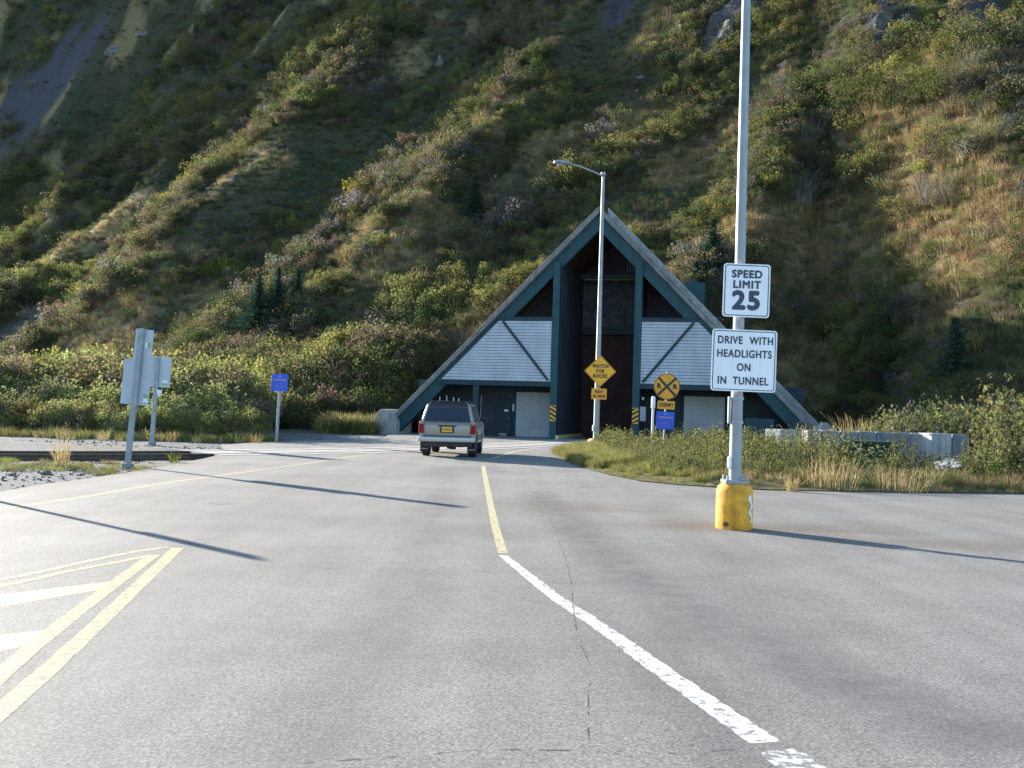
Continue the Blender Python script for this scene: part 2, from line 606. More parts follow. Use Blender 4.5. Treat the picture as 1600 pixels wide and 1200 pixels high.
def hill(x, y):
    x, y = np.asarray(x, float), np.asarray(y, float)
    wx = (fbm(x / 22, y / 22, 3.0, 3) - 0.5) * 12
    s = (y - 50) * 0.743 + (x - 2) * 0.669 - 0.5 * sstep(6, 16, x)
    s = s + (fbm(x / 15, y / 15, 8.0, 3) - 0.5) * 5
    h = 0.72 * 4.0 * np.log1p(np.exp(np.clip(s / 4.0, -20, 200))) - 0.6
    h = h + 0.58 * 5.0 * np.log1p(np.exp(np.clip((s - 36) / 5.0, -20, 200)))
    c = 0.866 * x - 0.5 * y + wx * 0.55
    amp = sstep(2, 26, s)
    rr = np.zeros_like(h)
    for g0, g1 in zip(GULLY[:-1], GULLY[1:]):
        gap = g1 - g0
        t = (c - g0) / gap
        pk = 0.70
        rise = 0
        for dt, wt in ((-0.12, 0.15), (-0.06, 0.22), (0.0, 0.26), (0.06, 0.22), (0.12, 0.15)):
            q = (t + dt) % 1.0
            rise = rise + wt * np.where(q < pk, q / pk, (1 - q) / (1 - pk))
        k = {-122: 0.34, -74: 0.28, -46: 0.07, -25: 0.24, 0: 0.20, 16: 0.2}.get(g0, 0.27)
        rr = np.where((t >= 0) & (t < 1), rise * gap * pk * k, rr)
    h = h + rr * amp - 1.0 * amp
    h = h + 1.15 * 8 * np.log1p(np.exp(np.clip((y - 218) / 8.0, -20, 60))) * sstep(-40, -75, x) * sstep(-36, -31, np.degrees(np.arctan2(x, y)))
    # steep rocky upper part on the right
    q = y * 0.97 + x * 0.25
    h = h + 0.45 * 3 * np.log1p(np.exp(np.clip((q - 104) / 3.0, -20, 40))) * sstep(-48, -24, c) * (0.6 + 0.8 * fbm(x / 9, y / 9, 5.0, 3))
    h = h + (fbm(x / 13, y / 13, 1.0, 4) - 0.5) * (2.9 - 1.1 * sstep(-48, -36, c)) * amp + (fbm(x / 4.2, y / 4.2, 2.0, 3) - 0.5) * 1.5 * sstep(0, 8, s)
    # keep clear of the portal building
    u, wv = to_portal(x, y)
    d = np.hypot(np.maximum(np.abs(u) - 12.0, 0), np.maximum(wv - 2.8, 0))
    m = sstep(0, 5.0, d)
    d = np.hypot(np.maximum(np.abs(u) - 2.6, 0), np.maximum(wv - 7.6, 0))
    m = np.minimum(m, sstep(0, 2.0, d))
    under = np.maximum(HA_ - 0.9 - 1.0176 * np.abs(u), -0.4)
    cap = under + 1.0 * np.maximum(wv - 7.8 + 3.7 * sstep(3.6, 5.2, np.abs(u)), 0) + 1.3 * np.maximum(np.abs(u) - 12.3, 0)
    h = -0.8 * np.logaddexp(-h / 0.8, -cap / 0.8)
    dp = np.hypot(np.maximum(np.abs(x + 10.0) - 6.0, 0), np.maximum(np.abs(y - 50) - 10, 0))
    m = np.minimum(m, 0.10 + 0.9 * sstep(0, 6.0, dp))
    h = h * m - 0.6 * (1 - m)
    return h


def hill_hit(px, py, t0=38.0, t1=560.0):
    d = ray(px, py)
    t = np.linspace(t0, t1, 4200)
    hx, hy, hz = d.x * t, d.y * t, EYE.z + d.z * t
    hh = hill(hx, hy)
    i = np.argmax(hz < hh)
    return Vector((hx[i], hy[i], hh[i]))


def grid_mesh(name, X, Y, Z, m, tint=None):
    ny, nx = X.shape
    v = np.stack([X, Y, Z], -1).reshape(-1, 3)
    idx = np.arange(nx * ny).reshape(ny, nx)
    f = np.stack([idx[:-1, :-1], idx[:-1, 1:], idx[1:, 1:], idx[1:, :-1]], -1).reshape(-1, 4)
    me = bpy.data.meshes.new(name)
    me.vertices.add(len(v))
    me.vertices.foreach_set('co', v.ravel())
    me.loops.add(f.size)
    me.loops.foreach_set('vertex_index', f.ravel())
    me.polygons.add(len(f))
    me.polygons.foreach_set('loop_start', np.arange(0, f.size, 4))
    me.polygons.foreach_set('loop_total', np.full(len(f), 4))
    me.update(calc_edges=True)
    me.polygons.foreach_set('use_smooth', np.ones(len(f), bool))
    if tint is not None:
        at = me.attributes.new('tint', 'FLOAT_COLOR', 'POINT')
        at.data.foreach_set('color', np.concatenate([tint.reshape(-1, 3), np.ones((len(v), 1))], 1).ravel().astype(np.float32))
    me.materials.append(m)
    o = bpy.data.objects.new(name, me)
    C.objects.link(o)
    return o


# patches seen on the slope: (photo x, y, radius in m)
GOLD = [(1330, 405, 6.5), (1250, 455, 4.5), (1390, 330, 6), (1230, 520, 4), (340, 500, 4.5), (180, 520, 6), (110, 540, 4.5), (690, 375, 6), (640, 420, 4), (820, 290, 4),
        (760, 315, 3), (560, 380, 3), (850, 245, 4), (1080, 260, 4), (1450, 280, 5), (1500, 420, 4), (1000, 190, 4), (480, 395, 3.5), (1200, 380, 4)]
SCREE = [(40, 505, 5.0), (15, 530, 4.0)]
SHALE = [(60, 150, 9), (120, 95, 6), (15, 185, 6)]
CLIFF = [(1135, 30, 3), (1390, 20, 3), (1530, 15, 2.5), (970, 12, 2.5)]


def blob(x, y, lst, hits={}):
    r = np.zeros_like(np.asarray(x, float))
    for (px, py, rad) in lst:
        if (px, py) not in hits:
            hits[(px, py)] = hill_hit(px, py)
        p = hits[(px, py)]
        dd = np.hypot(x - p.x, y - p.y) / rad + (fbm(x / 3.0, y / 3.0, 21.0, 3) - 0.5) * 1.1
        r = np.maximum(r, 1 - sstep(0.65, 1.1, dd))
    return r


def surface_kind(x, y):
    gold = blob(x, y, GOLD)
    gold = np.maximum(gold, sstep(0.60, 0.68, fbm(x / 7, y / 7, 41.0, 3)) * 0.85)
    scree = blob(x, y, SCREE)
    shale = blob(x, y, SHALE)
    cliff = blob(x, y, CLIFF)
    return gold, scree, shale, cliff


def mixc(a, b, t):
    return a * (1 - t[..., None]) + np.asarray(b) * t[..., None]


az = np.radians(np.linspace(-56, 44, 430))
rad = 36 + (520 - 36) * np.linspace(0, 1, 380) ** 1.8
AZ, RD = np.meshgrid(az, rad)
X, Y = RD * np.sin(AZ), RD * np.cos(AZ)
Z = hill(X, Y)
gold, scree, shale, cliff = surface_kind(X, Y)
tint = np.zeros(X.shape + (3,)) + np.array((0.060, 0.058, 0.028))
tint = mixc(tint, (0.035, 0.048, 0.018), sstep(0.45, 0.6, fbm(X / 5, Y / 5, 31.0, 4)))
tint = mixc(tint, (0.24, 0.185, 0.085), gold)
tint = mixc(tint, (0.13, 0.12, 0.095), scree)
tint = mixc(tint, (0.060, 0.063, 0.070), np.maximum(shale, cliff))
Z = Z + np.maximum(cliff, shale * 0.8) * ((vnoise(X / 2.6, Y / 2.6, 5) - 0.4) * 2.4 + (vnoise(X / 1.1, Y / 1.1, 15) - 0.5) * 1.0) + scree * (vnoise(X / 0.7, Y / 0.7, 6) - 0.5) * 0.5
tag(grid_mesh('hillside', X, Y, Z, M['terrain'], tint), kind='structure')

# ------------------------------------------------------------------ ground sheet
def in_poly(x, y, poly):
    r = np.zeros(np.shape(x), bool)
    n = len(poly)
    for i in range(n):
        x1, y1 = poly[i][0], poly[i][1]
        x2, y2 = poly[(i + 1) % n][0], poly[(i + 1) % n][1]
        if y1 == y2:
            continue
        c = ((y1 > y) != (y2 > y)) & (x < (x2 - x1) * (y - y1) / (y2 - y1) + x1)
        r ^= c
    return r


# railway centre line: from far left, across the road, into the tunnel
def bez(p0, p1, p2, p3, n):
    out = []
    for i in range(n + 1):
        t = i / n
        out.append(p0 * (1 - t) ** 3 + p1 * 3 * t * (1 - t) ** 2 + p2 * 3 * t * t * (1 - t) + p3 * t ** 3)
    return out


T_IN = from_portal(0, 7.0)
T_A = from_portal(0, -14)
tr_mid = gp(333, 703)
TRACK = [Vector((-90, 4.5, 0)), Vector((-40, 17.2, 0))] + \
    bez(Vector((-22, 21.9, 0)), Vector((-8.5, 25.6, 0)), from_portal(0, -20), T_IN, 40)


def off(path, d):
    out = []
    for i, p in enumerate(path):
        t = (path[min(i + 1, len(path) - 1)] - path[max(i - 1, 0)])
        n = Vector((-t.y, t.x, 0)).normalized()
        out.append(p + n * d)
    return out


def pdist(x, y, path):
    d = np.full(np.shape(x), 1e9)
    for a, b in zip(path[:-1], path[1:]):
        ab = b - a
        t = np.clip(((x - a.x) * ab.x + (y - a.y) * ab.y) / (ab.x ** 2 + ab.y ** 2), 0, 1)
        d = np.minimum(d, np.hypot(x - a.x - t * ab.x, y - a.y - t * ab.y))
    return d


gx = np.unique(np.concatenate([np.array([-2500, -1200, -600, -300, -150]), np.arange(-90, 91, 0.6), np.array([150, 300, 600, 1200, 2500])]))
gy = np.unique(np.concatenate([np.array([-2500, -1000, -400, -150, -60]), np.arange(-20, 82, 0.6), np.array([150, 400, 1000, 2500])]))
X, Y = np.meshgrid(gx, gy)
td = pdist(X, Y, TRACK)
Z = -0.05 - 0.16 * (1 - sstep(1.6, 2.8, td)) * (X < -6.0)
Z = Z + np.where(X < -7, (fbm(X / 2.5, Y / 2.5, 51.0, 3) - 0.62) * 0.10, -0.02)
gr = fbm(X / 1.8, Y / 1.8, 61.0, 4)
tint = np.zeros(X.shape + (3,)) + np.array((0.150, 0.150, 0.150))
tint = mixc(tint, (0.115, 0.13, 0.12), 1 - sstep(1.2, 3.5, td))
tint = mixc(tint, (0.16, 0.15, 0.085), sstep(0.55, 0.63, gr) * 0.7)
far = sstep(36, 40, Y + X * 0.12) * (X < -9)
tint = mixc(tint, (0.10, 0.095, 0.05), far * 0.9)
gravel2 = blob(X, Y, []) + np.exp(-((X + 6.5) / 6.5) ** 4 - ((Y - 47) / 5.0) ** 4)
tint = mixc(tint, (0.23, 0.235, 0.24), np.clip(gravel2, 0, 1))
tint = mixc(tint, (0.12, 0.11, 0.06), sstep(8, 14, X))
tag(grid_mesh('ground', X, Y, Z, M['ground'], tint), kind='structure')

# ------------------------------------------------------------------ asphalt
left_edge = [gp(*p) for p in ((0, 768), (60, 758), (130, 748), (200, 738), (262, 727), (320, 716), (352, 708))]
asph = [Vector((-12, -16, 0)), Vector((-9.4, 6, 0)), Vector((-8.7, 12, 0))] + left_edge
asph += [gp(345, 695), gp(420, 690), gp(520, 686.5), gp(600, 683)]
asph += [from_portal(-11, -1.2), from_portal(-11, 2.15), from_portal(-2.0, 2.15), from_portal(-2.0, 8), from_portal(2.0, 8), from_portal(2.0, 2.15),
         from_portal(11.0, 2.15), from_portal(16, -4), Vector((45, 30, 0)), Vector((70, 24, 0)), Vector((70, -16, 0))]


def flat_grid(name, poly, z, m, step=0.5, dirt=None, crown=None, oil=None):
    """polygon sheet cut by a fine grid so it can carry a soft dirt attribute"""
    bm = bmesh.new()
    vs = [bm.verts.new((p.x, p.y, z)) for p in poly]
    bm.faces.new(vs)
    bmesh.ops.recalc_face_normals(bm, faces=bm.faces)
    x0, x1 = min(p.x for p in poly), max(p.x for p in poly)
    y0, y1 = min(p.y for p in poly), max(p.y for p in poly)
    for k in range(1, int((x1 - x0) / step)):
        bmesh.ops.bisect_plane(bm, geom=bm.verts[:] + bm.edges[:] + bm.faces[:], plane_co=(x0 + k * step, 0, 0), plane_no=(1, 0, 0))
    for k in range(1, int((y1 - y0) / step)):
        bmesh.ops.bisect_plane(bm, geom=bm.verts[:] + bm.edges[:] + bm.faces[:], plane_co=(0, y0 + k * step, 0), plane_no=(0, 1, 0))
    me = bpy.data.meshes.new(name)
    bm.to_mesh(me)
    bm.free()
    for p in me.polygons:
        if p.normal.z < 0:
            p.flip()
    me.materials.append(m)
    co = np.empty(len(me.vertices) * 3)
    me.vertices.foreach_get('co', co)
    co = co.reshape(-1, 3)
    if dirt is not None:
        at = me.attributes.new('dirt', 'FLOAT', 'POINT')
        at.data.foreach_set('value', dirt(co[:, 0], co[:, 1]).astype(np.float32))
    if oil is not None:
        at = me.attributes.new('oil', 'FLOAT', 'POINT')
        at.data.foreach_set('value', oil(co[:, 0], co[:, 1]).astype(np.float32))
    if crown is not None:
        co[:, 2] += crown(co[:, 0], co[:, 1])
        me.vertices.foreach_set('co', co.ravel())
    o = bpy.data.objects.new(name, me)
    C.objects.link(o)
    return o


POLE = gp(1153, 829)
POLE.y += 0.24


def road_dirt(x, y):
    r = np.zeros_like(x)
    d1 = np.hypot((x - POLE.x - 0.4) / 3.2, (y - POLE.y - 0.1) / 1.0)
    r = np.maximum(r, 0.75 * (1 - sstep(0.1, 1.0, d1)))
    a = gp(900, 790)
    d2 = np.hypot((x - a.x - 0.3) / 2.2, (y - a.y) / 1.4)
    r = np.maximum(r, 0.55 * (1 - sstep(0.1, 1.0, d2)))
    b = gp(1500, 850)
    d3 = np.hypot((x - b.x) / 4.0, (y - b.y) / 1.0)
    r = np.maximum(r, 0.4 * (1 - sstep(0.1, 1.0, d3)))
    # dusty edge along the gravel shoulder
    e = pdist(x, y, [Vector((-12, -16, 0)), Vector((-8.7, 12, 0))] + left_edge)
    r = np.maximum(r, 0.45 * (1 - sstep(0.0, 0.9, e)))
    return r


def road_oil(x, y):
    r = np.zeros_like(x)
    for pts, wd, a in ((((840, 770), (900, 830), (980, 890), (1080, 955), (1200, 1020), (1340, 1075), (1520, 1140)), 0.55, 0.75),
                       (((870, 890), (930, 960), (1010, 1050), (1090, 1130), (1150, 1190)), 0.4, 0.35),
                       (((700, 730), (690, 780), (660, 860), (600, 980), (500, 1200)), 0.45, 0.35),
                       (((450, 760), (330, 830), (150, 960), (0, 1100)), 0.5, 0.3)):
        d = pdist(x, y, [gp(*q) for q in pts])
        r = np.maximum(r, a * (1 - sstep(0.05, wd, d)))
    return r


tag(flat_grid('road', asph, 0.0, M['asphalt'], 0.25, road_dirt, None, road_oil), kind='structure')

# grassy island at the right
isl_front = [gp(*p) for p in ((866, 711), (880, 719), (905, 729), (950, 742), (1000, 752), (1060, 758), (1120, 762), (1200, 766), (1300, 768), (1400, 770), (1600, 772))]
isl = isl_front + [Vector((24, 21.3, 0)), Vector((60, 23, 0)), Vector((60, 44, 0)), Vector((21, 44, 0)), Vector((13, 42, 0)), gp(1060, 690), gp(1000, 697), gp(940, 700), gp(890, 703)]


def isl_crown(x, y):
    d = pdist(x, y, isl + [isl[0]])
    return sstep(0, 1.2, d) * 0.12 + (fbm(x, y, 71.0, 3) - 0.5) * 0.10 * sstep(0.1, 0.8, d)


io = flat_grid('grass_verge', isl, 0.02, M['ground'], 0.5, None, isl_crown)
at = io.data.attributes.new('tint', 'FLOAT_COLOR', 'POINT')
nv = len(io.data.vertices)
at.data.foreach_set('color', np.tile(np.array((0.13, 0.115, 0.05, 1), np.float32), nv))
tag(io, kind='structure')


# ------------------------------------------------------------------ painted markings
ZC = [0.0005]


def strip(name, pts, width, m, z=None, jitter=0.004, sub=0.12, skip=0.0):
    """painted line of real width along ground points (width may be a pair)"""
    ZC[0] += 0.0001
    z = ZC[0]
    pts = [Vector((p[0], p[1], 0)) for p in pts]
    # Catmull-Rom through the points
    P = [pts[0] * 2 - pts[1]] + pts + [pts[-1] * 2 - pts[-2]]
    path = []
    for i in range(1, len(P) - 2):
        a, b, c, d = P[i - 1], P[i], P[i + 1], P[i + 2]
        k = max(2, int((c - b).length / sub))
        for j in range(k):
            t = j / k
            path.append(0.5 * ((2 * b) + (c - a) * t + (2 * a - 5 * b + 4 * c - d) * t * t + (3 * b - a - 3 * c + d) * t ** 3))
    path.append(pts[-1])
    w0, w1 = width if isinstance(width, tuple) else (width, width)
    b = MB()
    L, Rr = off(path, 0.5), off(path, -0.5)
    vs, fs = [], []
    n = len(path)
    for i, p in enumerate(path):
        wd = w0 + (w1 - w0) * i / (n - 1)
        a = (L[i] - p) * 2
        vs.append(p + a * (wd / 2 + random.uniform(-jitter, jitter)) + Vector((0, 0, z)))
        vs.append(p - a * (wd / 2 + random.uniform(-jitter, jitter)) + Vector((0, 0, z)))
    run = True
    for i in range(n - 1):
        if skip and random.random() < 0.7:
            run = random.random() > skip
        if run:
            fs.append((2 * i, 2 * i + 1, 2 * i + 3, 2 * i + 2))
    b.add(vs, fs)
    o = b.build(name, m)
    for p in o.data.polygons:
        if p.normal.z < 0:
            p.flip()
    return tag(o, kind='structure')


G = lambda *ps: [gp(x, y) for x, y in ps]
strip('white_lane_line', G((786, 868), (826, 900), (870, 934), (920, 967), (968, 1000), (1040, 1052), (1115, 1104), (1196, 1160)), (0.095, 0.155), M['p_white'], jitter=0.008, sub=0.05)
strip('white_lane_line', G((1213, 1172), (1250, 1196), (1330, 1250)), 0.19, M['p_white_worn'], jitter=0.02, sub=0.05)
strip('yellow_centre_line', G((755, 728), (757, 740), (762, 765), (768, 795), (776, 830), (786, 864)), 0.105, M['p_yellow_worn'])
strip('yellow_centre_line', G((768, 717), (795, 708), (825, 702), (880, 694)), 0.13, M['p_yellow_worn'])
strip('yellow_edge_line', G((-160, 820), (0, 795), (120, 778), (250, 756), (400, 735), (500, 721), (600, 706), (640, 701)), 0.11, M['p_yellow'])
strip('yellow_edge_line', G((-150, 1252), (0, 1112), (100, 1024), (190, 940), (240, 892), (278, 856)), (0.125, 0.12), M['p_yellow'])
strip('yellow_edge_line', G((-150, 1190), (0, 1055), (70, 996), (150, 934), (205, 893), (240, 867)), (0.125, 0.12), M['p_yellow'])
strip('yellow_edge_line', G((-200, 950), (0, 916), (110, 892), (180, 879), (228, 869)), 0.08, M['p_yellow'])
strip('yellow_edge_line', G((-200, 936), (0, 906), (110, 883), (200, 864), (262, 855)), 0.075, M['p_yellow_worn'])


def quad_paint(name, pix, m):
    b = MB()
    b.add([tuple(gp(x, y, 0.0004)) for x, y in pix], [(0, 1, 2, 3)])
    o = b.build(name, m)
    for p in o.data.polygons:
        if p.normal.z < 0:
            p.flip()
    return tag(o, kind='structure')


quad_paint('hatch_bar', ((-120, 944), (-120, 968), (168, 919), (186, 907)), M['p_pale'])
quad_paint('hatch_bar', ((-120, 1006), (-120, 1036), (62, 1006), (92, 982)), M['p_pale'])
# tar-sealed cracks and the dark iron cover
strip('road_crack', G((830, 720), (848, 765), (868, 830), (888, 890), (900, 985), (921, 1040), (918, 1100), (922, 1180)), 0.005, M['tar'], jitter=0.008, sub=0.06, skip=0.40)
strip('road_crack', G((440, 884), (560, 890), (660, 892), (780, 893), (870, 892)), 0.007, M['tar'], jitter=0.007, sub=0.08, skip=0.5)
strip('road_crack', G((470, 1192), (620, 1182), (760, 1172), (880, 1172), (1010, 1178), (1180, 1168)), 0.005, M['tar'], jitter=0.006, sub=0.05, skip=0.5)
b = MB()
c0 = gp(346, 787)
b.add([(c0.x + math.cos(a) * 0.24 * (1 + 0.12 * math.sin(3 * a)), c0.y + math.sin(a) * 0.24, 0.0004) for a in [2 * math.pi * k / 20 for k in range(20)]], [tuple(range(20))])
tag(b.build('road_patch', M['tar']), kind='structure')

# ------------------------------------------------------------------ railway
trk = thing('railway_track', 'rusty railway track curving from the left gravel over the road into the tunnel', 'railway track')
i_cross = next(i for i, p in enumerate(TRACK) if p.x > -8.7)


def rail_mesh(d, height_from=-0.17):
    path = off(TRACK, d)
    b = MB()
    prof = [(-0.07, -0.17), (0.07, -0.17), (0.07, -0.155), (0.012, -0.13), (0.012, -0.045), (0.036, -0.03), (0.036, 0.012), (-0.036, 0.012), (-0.036, -0.03), (-0.012, -0.045), (-0.012, -0.13), (-0.07, -0.155)]
    n = len(prof)
    A = off(path, 1.0)
    vs, fs = [], []
    for i, p in enumerate(path):
        a = A[i] - p
        for (q, z) in prof:
            vs.append(p + a * q + Vector((0, 0, z + 0.003)))
    for i in range(len(path) - 1):
        for k in range(n):
            k2 = (k + 1) % n
            fs.append((i * n + k, i * n + k2, (i + 1) * n + k2, (i + 1) * n + k))
    b.add(vs, fs)
    return b


for d in (0.7525, -0.7525):
    r_ = rail_mesh(d).build('rail', M['rail'], trk)
    path = off(TRACK, d)
    b = MB()
    A = off(path, 1.0)
    vs, fs = [], []
    for i, p in enumerate(path):
        a = A[i] - p
        vs += [p + a * 0.026 + Vector((0, 0, 0.0175)), p - a * 0.026 + Vector((0, 0, 0.0175))]
    for i in range(len(path) - 1):
        fs.append((2 * i, 2 * i + 1, 2 * i + 3, 2 * i + 2))
    b.add(vs, fs)
    b.build('rail_head', M['railtop'], r_)
# sleepers on the open part
acc = 0
for i in range(i_cross - 1):
    a, b_ = TRACK[i], TRACK[i + 1]
    if a.x < -42:
        continue
    n = max(1, int((b_ - a).length / 0.6))
    for k in range(n):
        p = a.lerp(b_, k / n)
        t = (b_ - a).normalized()
        ang = math.atan2(t.y, t.x)
        b = MB()
        b.box((p.x, p.y, -0.25), (0.22, 2.5, 0.15), Matrix.Rotation(ang, 3, 'Z'))
        b.build('sleeper', M['timber'], trk)
# concrete crossing panels
cr = TRACK[i_cross - 1:-3]


def band(name, path, d0, d1, z, m, thick=0.15, parent=None):
    A, B = off(path, d0), off(path, d1)
    b = MB()
    vs, fs = [], []
    for i in range(len(path)):
        vs += [A[i] + Vector((0, 0, z)), B[i] + Vector((0, 0, z)), A[i] + Vector((0, 0, z - thick)), B[i] + Vector((0, 0, z - thick))]
    for i in range(len(path) - 1):
        o = 4 * i
        fs += [(o, o + 1, o + 5, o + 4), (o + 2, o + 6, o + 7, o + 3), (o, o + 4, o + 6, o + 2), (o + 1, o + 3, o + 7, o + 5)]
    o = 4 * (len(path) - 1)
    fs += [(0, 2, 3, 1), (o, o + 1, o + 3, o + 2)]
    b.add(vs, fs)
    return b.build(name, m, parent)


tag(band('crossing_strip', cr, -0.66, 0.66, 0.012, M['panel']), kind='structure')
tag(band('crossing_strip', cr, 0.85, 1.55, 0.010, M['panel']), kind='structure')
tag(band('crossing_strip', cr, -1.45, -0.85, 0.010, M['panel']), kind='structure')

# ------------------------------------------------------------------ tunnel portal
por = thing('tunnel_portal', 'A-frame tunnel entrance building with concrete roof edge, teal beams and white side panels', 'tunnel portal', (PO.x, PO.y, 0), (0, 0, -P_YAW))
HA, SL = 12.4, 1.0176
W0, W1, W2 = -0.6, 8.2, 4.3


def slope_band(sgn, top_off, bot_off, u0, u1):
    """polygon in u,v between two lines parallel to the roof"""
    f = lambda u, o: HA - o - SL * u
    return [(sgn * u0, f(u0, top_off)), (sgn * u1, f(u1, top_off)), (sgn * u1, f(u1, bot_off)), (sgn * u0, f(u0, bot_off))]


for sgn in (-1, 1):
    b = MB()
    b.prism(slope_band(sgn, 0, 0.37, 0.0, 4.0), W0, W1)
    b.prism(slope_band(sgn, 0, 0.37, 4.0, 12.0), W0, W2)
    b.build('roof', M['roof_concrete'], por, bevel=0.03)
    b = MB()
    b.prism(slope_band(sgn, 0.372, 1.24, 0.0, 11.35), -0.38, -0.02)
    b.build('fascia_beam', M['teal'], por)
    b = MB()
    b.prism(slope_band(sgn, 0.38, 0.53, 0.0, 4.0), 0.0, W1 - 0.1)
    b.prism(slope_band(sgn, 0.38, 0.53, 4.0, 11.3), 0.0, W2 - 0.1)
    b.build('soffit', M['soffit'], por)
    # column
    b = MB()
    b.span((sgn * 2.0, -0.52, 0.0), (sgn * 2.38, -0.04, 9.45))
    b.build('column', M['teal'], por, bevel=0.02)
    # side panel of lapped siding
    inner = lambda v: (HA - 0.70 - v) / SL
    pan = MB()
    v = 3.06
    while v < 6.29:
        v2 = min(v + 0.163, 6.30)
        a0, a1 = sgn * 2.40, sgn * inner(v)
        b0, b1 = sgn * 2.40, sgn * inner(v2)
        yb, yt = -0.475, -0.435
        vm = v2 - 0.030
        m1 = sgn * inner(vm)
        pan.add([(a0, -0.475, v), (a1, -0.475, v), (m1, -0.475, vm), (a0, -0.475, vm)], [(0, 1, 2, 3)])
        pan.add([(a0, -0.475, vm), (m1, -0.475, vm), (m1, -0.415, vm + 0.01), (a0, -0.415, vm + 0.01)], [(0, 1, 2, 3)])
        pan.add([(a0, -0.415, vm + 0.01), (m1, -0.415, vm + 0.01), (b1, -0.475, v2), (b0, -0.475, v2)], [(0, 1, 2, 3)])
        v = v2
    pan.add([(sgn * 2.40, -0.41, 3.06), (sgn * inner(3.06), -0.41, 3.06), (sgn * inner(6.3), -0.41, 6.3), (sgn * 2.40, -0.41, 6.3)], [(0, 1, 2, 3)])
    pn = pan.build('siding_panel', M['siding'], por)
    b = MB()
    p0, p1 = Vector((sgn * (inner(6.3) - 0.22), -0.51, 6.26)), Vector((sgn * 2.52, -0.51, 3.12))
    d = p1 - p0
    b.box((p0 + p1) / 2, (d.length, 0.06, 0.13), Matrix.Rotation(-math.atan2(d.z, d.x), 3, 'Y'))
    b.build('brace', M['teal_dark'], pn)
    b = MB()
    b.prism([(sgn * 2.385, 2.78), (sgn * (inner(2.78) - 0.05), 2.78), (sgn * (inner(3.05) - 0.02), 3.05), (sgn * 2.385, 3.05)], -0.50, -0.30)
    b.build('trim_beam', M['teal_dark'], por)
    b = MB()
    b.prism([(sgn * 2.385, 6.305), (sgn * (inner(6.3)), 6.305), (sgn * (inner(6.5)), 6.50), (sgn * 2.385, 6.50)], -0.50, -0.30)
    b.build('trim_beam', M['teal_dark'], por)
    # recess wall running back to the tunnel door
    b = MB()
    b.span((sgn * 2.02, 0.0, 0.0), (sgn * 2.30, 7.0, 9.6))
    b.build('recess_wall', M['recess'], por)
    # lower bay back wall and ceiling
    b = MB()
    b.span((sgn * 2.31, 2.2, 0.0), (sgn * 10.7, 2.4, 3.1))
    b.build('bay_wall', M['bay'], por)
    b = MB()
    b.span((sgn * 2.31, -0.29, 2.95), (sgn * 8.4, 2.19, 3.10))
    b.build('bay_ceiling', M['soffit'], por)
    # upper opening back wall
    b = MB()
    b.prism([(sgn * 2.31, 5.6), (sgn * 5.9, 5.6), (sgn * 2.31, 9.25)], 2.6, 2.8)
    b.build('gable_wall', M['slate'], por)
    # post in the bay
    pu = 6.35 if sgn < 0 else 7.05
    b = MB()
    b.span((sgn * pu, -0.45, 0.0), (sgn * (pu + 0.32), -0.1, 2.775))
    b.build('post', M['teal_dark'], por)
    # concrete foot
    b = MB()
    ft = [(12.35, -0.1), (12.35, 0.72), (11.75, 1.32), (11.45, 1.30), (11.0, 0.95), (10.85, 0.6), (10.85, -0.1)]
    b.prism([(sgn * x, z) for x, z in ft], -1.0, 1.6)
    b.build('concrete_foot', M['concrete'], por, bevel=0.04)
    # hazard marker on the column
    b = MB()
    hz = b.span((sgn * 2.03, -0.545, 0.95), (sgn * 2.35, -0.525, 1.78))
    hm = b.build('hazard_marker', M['yellow_sign'], por)
    b = MB()
    for k in range(-2, 5):
        zb = 0.95 + k * 0.24
        q = [(-0.16, zb + 0.13), (0.16, zb - 0.19 + 0.13), (0.16, zb - 0.19 + 0.25), (-0.16, zb + 0.25)]
        if sgn > 0:
            q = [(-x, z) for x, z in q]
        # clip to the plate
        q = [(x + sgn * 2.19, min(max(z, 0.955), 1.775)) for x, z in q]
        if max(z for _, z in q) - min(z for _, z in q) > 0.03:
            b.prism(q, -0.549, -0.5455)
    b.build('black_stripes', M['black'], hm)

# garage doors with panel seams
for (u0, u1) in ((-4.85, -2.75), (4.5, 6.65)):
    b = MB()
    b.span((u0, 2.10, 0.0), (u1, 2.195, 2.5))
    g = b.build('garage_door', M['garage'], por)
    b = MB()
    b.span((u0 - 0.10, 2.06, 0.0), (u0 - 0.004, 2.19, 2.6))
    b.span((u1 + 0.004, 2.06, 0.0), (u1 + 0.10, 2.19, 2.6))
    b.span((u0 - 0.003, 2.06, 2.504), (u1 + 0.003, 2.19, 2.6))
    b.build('door_frame', M['teal_dark'], por)
    b = MB()
    for k in range(1, 5):
        b.span((u0 + 0.02, 2.09, k * 0.5 - 0.012), (u1 - 0.02, 2.099, k * 0.5 + 0.012))
    b.build('door_seam', M['galv_dull'], g)
# staff door, notices
b = MB()
b.span((-6.05, 2.12, 0.02), (-5.15, 2.195, 2.1))
dr = b.build('entry_door', M['teal_dark'], por, bevel=0.01)
b = MB()
b.tube([(-5.25, 2.05, 1.0), (-5.25, 2.12, 1.0)], 0.035, 8)
b.build('handle', M['galv'], dr)
b = MB()
b.span((-5.08, 2.17, 1.42), (-4.93, 2.195, 1.80))
b.build('notice', M['paper'], por)
b = MB()
b.span((-5.55, 2.10, 1.38), (-5.30, 2.118, 1.50))
b.build('notice', M['paper'], por)
b = MB()
b.span((-5.75, 1.9, 0.02), (-5.35, 2.1, 0.16))
b.build('door_step', M['concrete'], por)
